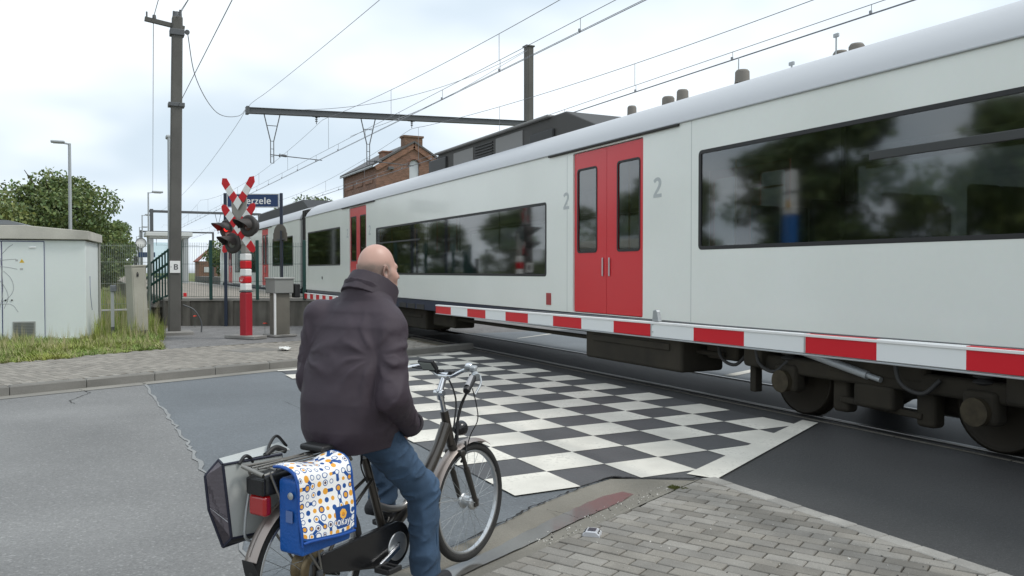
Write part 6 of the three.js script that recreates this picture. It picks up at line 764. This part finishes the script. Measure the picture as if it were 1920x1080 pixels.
{ // wires
  const wire = (name, label, geo) => { const o = part(numbered(name), geo, M.wire, scene); return tag(o, label, 'overhead wire'); };
  const span = (a, b, sag, n = 24) => { const p = []; for (let i = 0; i <= n; i++) { const t = i / n; p.push(a.clone().lerp(b, t).add(V(0, -4 * sag * t * (1 - t), 0))); } return p; };
  const run = (f, x0, x1, z, r, n = 60) => tube([...Array(n + 1)].map((_, i) => { const x = mix(x0, x1, i / n); return V(x, f(x), z); }), r, n * 2, 4);
  const per = (x, x0, L, lo, k) => { const u = ((x - x0) % L + L) % L - L / 2; return lo + k * u * u; };
  const mN = (x) => per(x, PX, 42, 7.02, 0.00162), mF = (x) => per(x, PX, 46, 6.72, 0.00176);
  const set = (z, yc, ya, fm, name) => {
    const o = thing('overhead_line', name, 'overhead wire', [-30, 0, z]);
    part('contact_wire', [run(() => yc, -120, 60, 0, 0.0085, 20), run(() => yc - 0.005, -120, 60, 0.05, 0.007, 20)].map((g) => g.translate(30, 0, 0)), M.wire, o); part('auxiliary_wire', run(() => ya, -120, 60, 0, 0.0075, 20).translate(30, 0, 0), M.wire, o); part('messenger_wire', run(fm, -120, 60, 0, 0.0085, 120).translate(30, 0, 0), M.wire, o);
    for (let x = -110; x < 45; x += 7.6) part('dropper', bar(V(x + 1.9 + 30, ya, 0), V(x + 1.9 + 30, fm(x + 1.9), 0), 0.007, 0.007, 5), M.wire, o);
    for (let x = -110; x < 45; x += 3.45) part('hanger', [bar(V(x + 30, yc, 0), V(x + 30, ya, 0), 0.006, 0.006, 5), box(x + 30, yc + 0.03, 0.02, 0.035, 0.06, 0.04)], M.wire, o);
  };
  set(-8.23, 6.20, 6.46, mN, 'contact wire, messenger wire and droppers over the near track'); set(-11.95, 6.10, 6.27, mF, 'contact wire, messenger wire and droppers over the far track');
  wire('earth_wire', 'single wire running along the tips of the portal beams', tube([...span(V(60, 8.1, -5.35), V(PX, 8.0, -5.35), 1.2), ...span(V(PX, 7.95, -5.35), V(-82, 7.0, -4.9), 0.9).slice(1)], 0.0085, 120, 4));
  wire('feeder_wire', 'single wire running from upper left edge down behind the mast', tube(span(V(-2, 6.45, -2.2), V(-22.35, 5.82, -1.93), 0.0, 30), 0.0085, 60, 4));
  wire('slack_wire', 'slack wire sagging from the mast top to the portal beam tip', tube([V(-22.32, 7.72, -2.16), V(-24.3, 7.05, -2.55), V(-27.2, 6.65, -3.45), V(-30.4, 7.15, -4.6), V(PX, 7.95, -5.30)], 0.012, 40, 5));
  wire('stay_wire', 'two thin wires meeting at the mast top from upper right', [tube(span(V(-22.33, 8.05, -1.95), V(8, 7.9, -3.7), 0.05), 0.008, 40, 4), tube(span(V(-22.33, 8.02, -1.9), V(8, 7.9, -4.1), 0.05), 0.008, 40, 4)]);
  wire('telephone_wire', 'wire dropping from the mast bracket to a distant platform lamp', [tube(span(V(-22.33, 7.95, -1.38), V(8, 7.9, -1.62), 0.05), 0.009, 40, 4), tube(span(V(-22.33, 7.95, -1.38), V(-65.5, 7.45, -3.9), 0.1, 30), 0.009, 40, 4)]);
  wire('anchor_wire', 'thin wire crossing diagonally from beam to the far mast top', [tube(span(V(PX, 8.02, -6.9), V(PX + 0.1, 11.6, -17.4), 0.7), 0.010, 40, 4)]);
  wire('anchor_wire', 'wire with insulators from contact line up to far mast top', [tube([V(-29, 6.5, -8.23), V(-31.5, 8.6, -12.6), V(PX + 0.15, 11.55, -17.4)], 0.009, 30, 4)]);
}
{ // farther portals
  const p = (x, n, zc, h) => { const g = thing('catenary_portal', n, 'catenary portal', [x, 0, zc]); part('mast', box(0, (h + 0.1) / 2, 0, 0.26, h + 0.1, 0.28, 0.01), M.steel, g); part('beam', rod(V(0, h - 0.1, 0.2), V(0, h - 0.1, -9.4), 0.18, 0.22, 0.01), M.steel, g); part('mast', box(0, h / 2, -9.3, 0.24, h, 0.26, 0.01), M.steel, g); for (const z of [-1.9, -5.6]) part('drop_support', [rod(V(0, h - 0.2, z + 0.25), V(0, h - 1.3, z), 0.04), rod(V(0, h - 0.2, z - 0.25), V(0, h - 1.3, z), 0.04), rod(V(0, h - 1.3, z), V(0, h - 2.0, z), 0.05), rod(V(0, h - 1.9, z), V(0, h - 1.95, z - 1.8), 0.03)], M.steel, g); };
  p(-80, 'distant catenary portal with beam crossing behind the mast', -4.65, 7.1); p(-124, 'farthest small catenary portal, over the platform shelter roof', -5.9, 7.2);
}
// lamps
function lamp(name, label, x, z, h, dir, w, group, base = 0) { const l = thing(name, label, 'street lamp', [x, base, z], 0, group); part('pole', bar(V(0, 0, 0), V(0, h, 0), w, w * 0.72, 10, true), M.galv, l); part('arm', rod(V(0, h - 0.05, 0), V(dir[0] * 0.5, h + 0.03, dir[1] * 0.5), w * 0.8, w * 0.8, 0.005), M.galv, l); const hd = new THREE.Group(); hd.name = 'lamp_head'; l.add(hd); part('housing', box(dir[0] * 0.62, h + 0.05, dir[1] * 0.62, 0.32 + Math.abs(dir[0]) * 0.4, 0.14, 0.3 + Math.abs(dir[1]) * 0.45, 0.05), M.galv, hd); part('lens', box(dir[0] * 0.62, h - 0.03, dir[1] * 0.62, 0.22 + Math.abs(dir[0]) * 0.3, 0.04, 0.2 + Math.abs(dir[1]) * 0.3, 0.015), glassy, hd); }
lamp('street_lamp', 'tall grey street lamp rising behind the hut before the tree', -56.8, 1.22, 9.4, [0.15, 1], 0.115);
lamp('street_lamp', 'small distant street lamp in front of the dark tree', -84, 0.85, 8.1, [0.1, 1], 0.07);
lamp('platform_lamp', 'nearest platform lamp, standing directly behind the catenary mast', -34.65, -2.66, 5.95, [-0.25, -0.1], 0.085, null, 0.9);
lamp('platform_lamp', 'platform lamp at the left post of the distant portal', -65.5, -3.60, 6.5, [0, -1], 0.07, null, 0.9);
lamp('platform_lamp', 'platform lamp second left of the distant portal post', -87.6, -4.25, 6.2, [0, -1], 0.07, null, 0.9);
for (const [n, x, z] of [['third', -118, -5.2], ['fourth', -150, -6.2], ['last and smallest', -190, -7.6]]) lamp('platform_lamp', n + ' platform lamp counted leftwards from the distant portal post', x, z - 0.2, 6.5, [0, -1], 0.07, null, 0.9);
{ // shelter
  const s = thing('platform_shelter', 'pale platform shelter with flat roof behind the catenary mast', 'shelter', [-57.5, 0.9, -4.3]); part('roof', [box(0, 3.12, 0, 2.4, 0.26, 2.75, 0.04), box(0, 2.95, 0, 2.1, 0.14, 2.4, 0.03)], mat({ color: C(0.58, 0.60, 0.58), roughness: 0.6 }), s); for (const [x, z] of [[0.8, 1.05], [-0.8, 1.05], [0.8, -1.0], [-0.8, -1.0]]) part('pillar', box(x, 1.5, z, 0.28, 3.0, 0.28, 0.02), mat({ color: C(0.40, 0.42, 0.42), roughness: 0.6 }), s); part('glass_wall', [box(0, 1.5, 1.05, 1.3, 2.3, 0.02), box(-0.8, 1.5, 0, 0.02, 2.3, 1.7)], phys({ color: C(0.75, 0.82, 0.82), transmission: 1, thickness: 0, roughness: 0.02 }), s); part('bench', box(-0.5, 0.45, 0, 0.4, 0.06, 1.5, 0.01), M.steel, s);
  const i = thing('platform_sign', 'small dark blue sign with round clock on the far platform', 'sign', [-70, 0.9, -3.1]); part('post', [bar(V(0, 0, 0), V(0, 3.3, 0), 0.05)], M.steel, i); part('panel', box(0.03, 2.05, -0.6, 0.06, 0.4, 1.2, 0.02), mat({ color: C(0.012, 0.04, 0.12), roughness: 0.5 }), i); part('clock', cyl(0, 0, 0, 0.36, 0.36, 0.12, 24).rotateZ(Math.PI / 2).translate(0.1, 2.95, -0.2), M.white, i); part('clock_rim', lathe([[0.36, -0.07], [0.40, -0.07], [0.40, 0.07], [0.36, 0.07]], 24).rotateZ(Math.PI / 2).translate(0.1, 2.95, -0.2), M.steel, i);
}
{ // brick station building beyond the tracks
  const b = thing('station_building', 'red brick station building with gable, chimneys and arched window beyond the train', 'building', [-69.6, 0, -22]);
  const W = 6.95, E = 10.85, P = 13.0, L = 10.4;
  const gs = new THREE.Shape([[0, 0], [-W, 0], [-W, E], [-W / 2, P], [0, E]].map((p) => new THREE.Vector2(p[0], p[1]))); const hole = new THREE.Path(); hole.moveTo(-3.95, 9.1); hole.lineTo(-3.05, 9.1); hole.lineTo(-3.05, 11.1); hole.absarc(-3.5, 11.1, 0.45, 0, Math.PI, false); hole.closePath(); gs.holes.push(hole);
  const g = new THREE.ExtrudeGeometry(gs, { depth: 0.35, bevelEnabled: false }); g.rotateY(-Math.PI / 2); g.scale(1, 1, 1); // shape x runs along z
  g.translate(0, 0, 0); const mirror = uvBox(clean(g)); mirror.computeBoundingBox(); 
  part('gable_wall', mirror, M.brick, b); part('wall', [box(-L / 2 - 0.18, E / 2, -0.18, L - 0.36, E, 0.35), box(-L / 2 - 0.18, E / 2, -W + 0.18, L - 0.36, E, 0.35)], M.brick, b);
  const ws = new THREE.Shape(); ws.moveTo(-3.94, 9.1); ws.lineTo(-3.06, 9.1); ws.lineTo(-3.06, 11.1); ws.absarc(-3.5, 11.1, 0.44, 0, Math.PI, false); ws.closePath(); const wg = new THREE.ExtrudeGeometry(ws, { depth: 0.05, bevelEnabled: false, curveSegments: 16 }); wg.rotateY(-Math.PI / 2); wg.translate(-0.12, 0, 0);
  part('window', uvBox(clean(wg)), mat({ color: C(0.52, 0.55, 0.58), roughness: 0.25 }), b); part('arch', [(() => { const t = new THREE.TorusGeometry(0.52, 0.09, 6, 20, Math.PI); t.rotateY(Math.PI / 2); t.translate(0.03, 11.1, -3.5); return clean(t); })()], mat({ map: T.brick, color: C(0.75, 0.7, 0.7), roughness: 0.9 }), b);
  const sl = V(0, P - E, W / 2).length(); const rake = mat({ map: T.brick, color: C(1.15, 1.1, 1.05), roughness: 0.9 });
  part('raking_course', [rod(V(0.06, E - 0.25, 0.05), V(0.06, P - 0.2, -W / 2), 0.14, 0.45), rod(V(0.06, E - 0.25, -W - 0.05), V(0.06, P - 0.2, -W / 2), 0.14, 0.45)], rake, b);
  const slate = mat({ color: C(0.10, 0.095, 0.095), roughness: 0.7 }); part('roof', [rod(V(-L / 2 + 0.1, E + 0.05, 0.35), V(-L / 2 + 0.1, P + 0.15, -W / 2), L + 0.2, 0.16), rod(V(-L / 2 + 0.1, E + 0.05, -W - 0.35), V(-L / 2 + 0.1, P + 0.15, -W / 2), L + 0.2, 0.16)], slate, b);
  const ch = part('chimney', [box(-0.55, 12.9, -W / 2 + 0.0, 1.0, 1.5, 1.7, 0.02), box(-0.55, 13.62, -W / 2, 1.15, 0.18, 1.9, 0.02)], mat({ map: T.brick, color: C(0.85, 0.9, 0.85), roughness: 0.9 }), b); part('chimney', [box(-1.9, 11.7, -1.5, 1.1, 1.3, 0.9, 0.02), box(-1.9, 12.33, -1.5, 1.25, 0.14, 1.05, 0.02)], rake, b);
  part('eaves_gutter', [rod(V(-L, E - 0.05, 0.35), V(0.1, E - 0.05, 0.35), 0.14, 0.14, 0.03), bar(V(-L + 0.4, 0, 0.12), V(-L + 0.4, E, 0.12), 0.06)], M.galv, b); part('panel_frieze', [...Array(3)].map((_, i) => box(-2 - i * 3.1, 9.7, 0.03, 2.3, 0.5, 0.06, 0.01)), rake, b); part('wall_lamp', box(0.1, 10.7, -1.3, 0.25, 0.25, 0.5, 0.05), M.steel, b);
}
{ const b = thing('flat_roofed_annex', 'dark flat roofed annex with pale edge below the brick station building', 'building', [-80, 0, -21.5]); part('wall', box(0, 4.0, -2, 8, 8.0, 4), mat({ color: C(0.05, 0.055, 0.05), roughness: 0.7 }), b); part('roof', box(0, 8.05, -2, 8.6, 0.3, 4.6, 0.04), mat({ color: C(0.22, 0.23, 0.22), roughness: 0.6 }), b); }
// trees
const leafM = [[0.125, 0.185, 0.062], [0.105, 0.16, 0.06], [0.17, 0.225, 0.08]].map((c) => phys({ color: C(...c), roughness: 0.75, vertexColors: true, side: THREE.DoubleSide, transmission: 0.25, thickness: 0 }));
function crown(seed, rx, ry, rz, clumps, leaves, size) {
  const r = rng(seed), pos = [], col = [], nor = [], cs = []; for (let i = 0; i < clumps; i++) { const a = r() * 6.283, u = Math.pow(r(), 0.55), y = (r() * 2 - 1); const k = Math.sqrt(Math.max(0.05, 1 - y * y * 0.85)); cs.push([Math.cos(a) * rx * u * k, y * ry * 0.85, Math.sin(a) * rz * u * k, (0.18 + r() * 0.20) * Math.min(rx, rz, ry) * 1.15]); }
  for (let i = 0; i < leaves; i++) { const c = cs[Math.floor(r() * clumps)]; let a = r() * 6.283, y = r() * 2 - 1, k = Math.sqrt(1 - y * y), R = c[3] * Math.cbrt(0.25 + 0.75 * r()) * (1 + 0.25 * (r() - 0.5)); const p = V(c[0] + Math.cos(a) * k * R * 1.15, c[1] + y * R * 0.85, c[2] + Math.sin(a) * k * R * 1.15), d = V(r() - 0.5, r() - 0.7, r() - 0.5).normalize(), e = V(r() - 0.5, r() - 0.5, r() - 0.5).cross(d).normalize(), s = size * (0.6 + 0.8 * r()); const A = p, Bp = p.clone().addScaledVector(d, s * 0.5).addScaledVector(e, s * 0.33), Cp = p.clone().addScaledVector(d, s), D = p.clone().addScaledVector(d, s * 0.5).addScaledVector(e, -s * 0.33); pos.push(...A, ...Bp, ...Cp, ...A, ...Cp, ...D); const f = 0.65 + 0.7 * r(), h = r(); for (let q = 0; q < 6; q++) col.push(f * (0.9 + 0.35 * h), f, f * (1.05 - 0.4 * h)); }
  const g = new THREE.BufferGeometry(); g.setAttribute('position', new THREE.Float32BufferAttribute(pos, 3)); g.setAttribute('color', new THREE.Float32BufferAttribute(col, 3)); g.computeVertexNormals(); return uvBox(g);
}
function limbs(seed, h, spread, r0) { const r = rng(seed), L = [bar(V(0, 0, 0), V(0.1, h * 0.55, 0.05), r0, r0 * 0.6, 9)]; for (let i = 0; i < 9; i++) { const a = i * 2.4 + r(), y = h * (0.3 + 0.3 * r()), e = V(Math.cos(a) * spread * (0.4 + 0.4 * r()), y + h * (0.2 + 0.25 * r()), Math.sin(a) * spread * (0.4 + 0.4 * r())), m = V(e.x * 0.45, mix(y, e.y, 0.6), e.z * 0.45); L.push(bar(V(0.05, y, 0), m, r0 * 0.4, r0 * 0.26, 6), bar(m, e, r0 * 0.26, r0 * 0.08, 6)); } return L; }
function tree(label, seed, x, z, h, rx, rz, clumps, leaves, size, m, group, low = 0.28) { const t = thing('tree', label, 'tree', [x, 0, z], 0, group); part('trunk', limbs(seed, h, Math.min(rx, rz), 0.035 * h * 0.8), M.bark, t); const ry = h * (1 - low) / 2; part('crown', crown(seed + 1, rx, ry, rz, clumps, leaves, size).translate(0, h - ry * 1.02, 0), leafM[m], t); return t; }
tree('large round green tree behind the white hut and street lamp', 21, -70, 2.7, 9.2, 4.0, 3.9, 70, 34000, 0.26, 0, null, 0.12);
tree('loose edged green tree at left edge, partly behind the hut', 31, -66, 7.6, 7.6, 3.0, 3.4, 34, 12000, 0.28, 2, null, 0.15);
tree('slender green tree, right of the large tree, low beside the line', 41, -82, 0.2, 6.6, 2.6, 2.4, 26, 9000, 0.28, 1, null, 0.05);
for (const [i, [x, z, h]] of [[-115, -1.5, 8], [-135, -2.6, 9], [-160, -3.8, 9.5]].entries()) tree(['nearest', 'middle', 'farthest'][i] + ' of three small trees beside the far left platform end', 51 + i, x, z, h, 3, 3, 18, 4000, 0.4, 0, null, 0.05);
tree('pale green tree seen under the station name sign', 61, -90, -20.5, 8.9, 4.2, 4, 30, 9000, 0.34, 2, null, 0.15);
tree('dark leafy tree above the dark roof unit of the far train car', 71, -113, -27, 11.6, 4.6, 4.6, 40, 12000, 0.36, 1, null, 0.15);
tree('low green tree beyond the mesh fence right of the mast', 81, -118, -17.5, 7.6, 3.6, 3.6, 22, 5000, 0.36, 0, null, 0.1);
{ const h = thing('brick_house', 'distant house with red tiled roof beyond the far end of train', 'house', [-175, 0, -21]); h.scale.setScalar(0.75); part('wall', box(0, 2.4, 0, 9, 4.8, 7), M.brick, h); part('roof', [rod(V(0, 4.7, 3.9), V(0, 8.2, 0), 9.6, 0.25), rod(V(0, 4.7, -3.9), V(0, 8.2, 0), 9.6, 0.25)], mat({ color: C(0.26, 0.07, 0.045), roughness: 0.8 }), h); part('window', [box(4.55, 2.6, 1.6, 0.1, 1.4, 1.2), box(4.55, 2.6, -1.6, 0.1, 1.4, 1.2)], glassy, h); }
// what the train's windows mirror: the tree row behind the viewer, a station totem
{ const protos = [tree('tall dark conifer-like tree in the row behind the viewer', 91, -30, 20, 11, 3.4, 3.4, 34, 7000, 0.42, 1, 'trees in the row behind the viewer', 0.1), tree('tall dark conifer-like tree in the row behind the viewer', 93, -22, 22, 9.5, 3.8, 3.4, 30, 6500, 0.42, 0, 'trees in the row behind the viewer', 0.1)];
  const r = rng(5), spots = [[-37, 23], [-44, 21], [-51, 24], [-59, 22], [-67, 20], [-15.5, 25], [-9, 30], [-33, 30], [-26, 27], [-41, 29], [-75, 17], [-84, 15]]; spots.forEach(([x, z], i) => { const c = protos[i % 2].clone(); c.name = numbered('tree'); c.position.set(x, 0, z); c.rotation.y = r() * 6; c.scale.setScalar(0.60 + 0.36 * r()); scene.add(c); });
  { const h = thing('hedge', 'long dense clipped hedge in front of the trees behind the viewer', 'hedge', [-34, 0, 14]); part('foliage', crown(201, 27, 1.3, 1.0, 240, 26000, 0.30).translate(0, 1.1, 0), leafM[0], h); part('stems', [...Array(14)].map((_, i) => bar(V(-26 + i * 4, 0, 0), V(-26 + i * 4, 1.6, 0.1), 0.05)), M.bark, h).userData.kind = 'stuff'; }
  const t = thing('station_totem', 'white and blue station totem pillar on the pavement behind the viewer', 'totem', [-18.3, 0.1, 4.9], 0.4); part('white_panel', box(0, 3.93, 0, 0.62, 1.30, 0.22, 0.03), M.white, t); part('blue_panel', box(0, 1.63, 0, 0.62, 3.26, 0.22, 0.03), mat({ color: C(0.012, 0.14, 0.45), roughness: 0.4 }), t); part('stripe', box(0, 3.93, 0, 0.63, 0.06, 0.23, 0.005), M.steel, t); part('disc', cyl(0, 0, 0, 0.16, 0.16, 0.02, 20).rotateX(Math.PI / 2).translate(0.14, 3.55, -0.115), mat({ color: C(0.7, 0.4, 0.03), roughness: 0.5 }), t);
}
renderer.render(scene, camera);
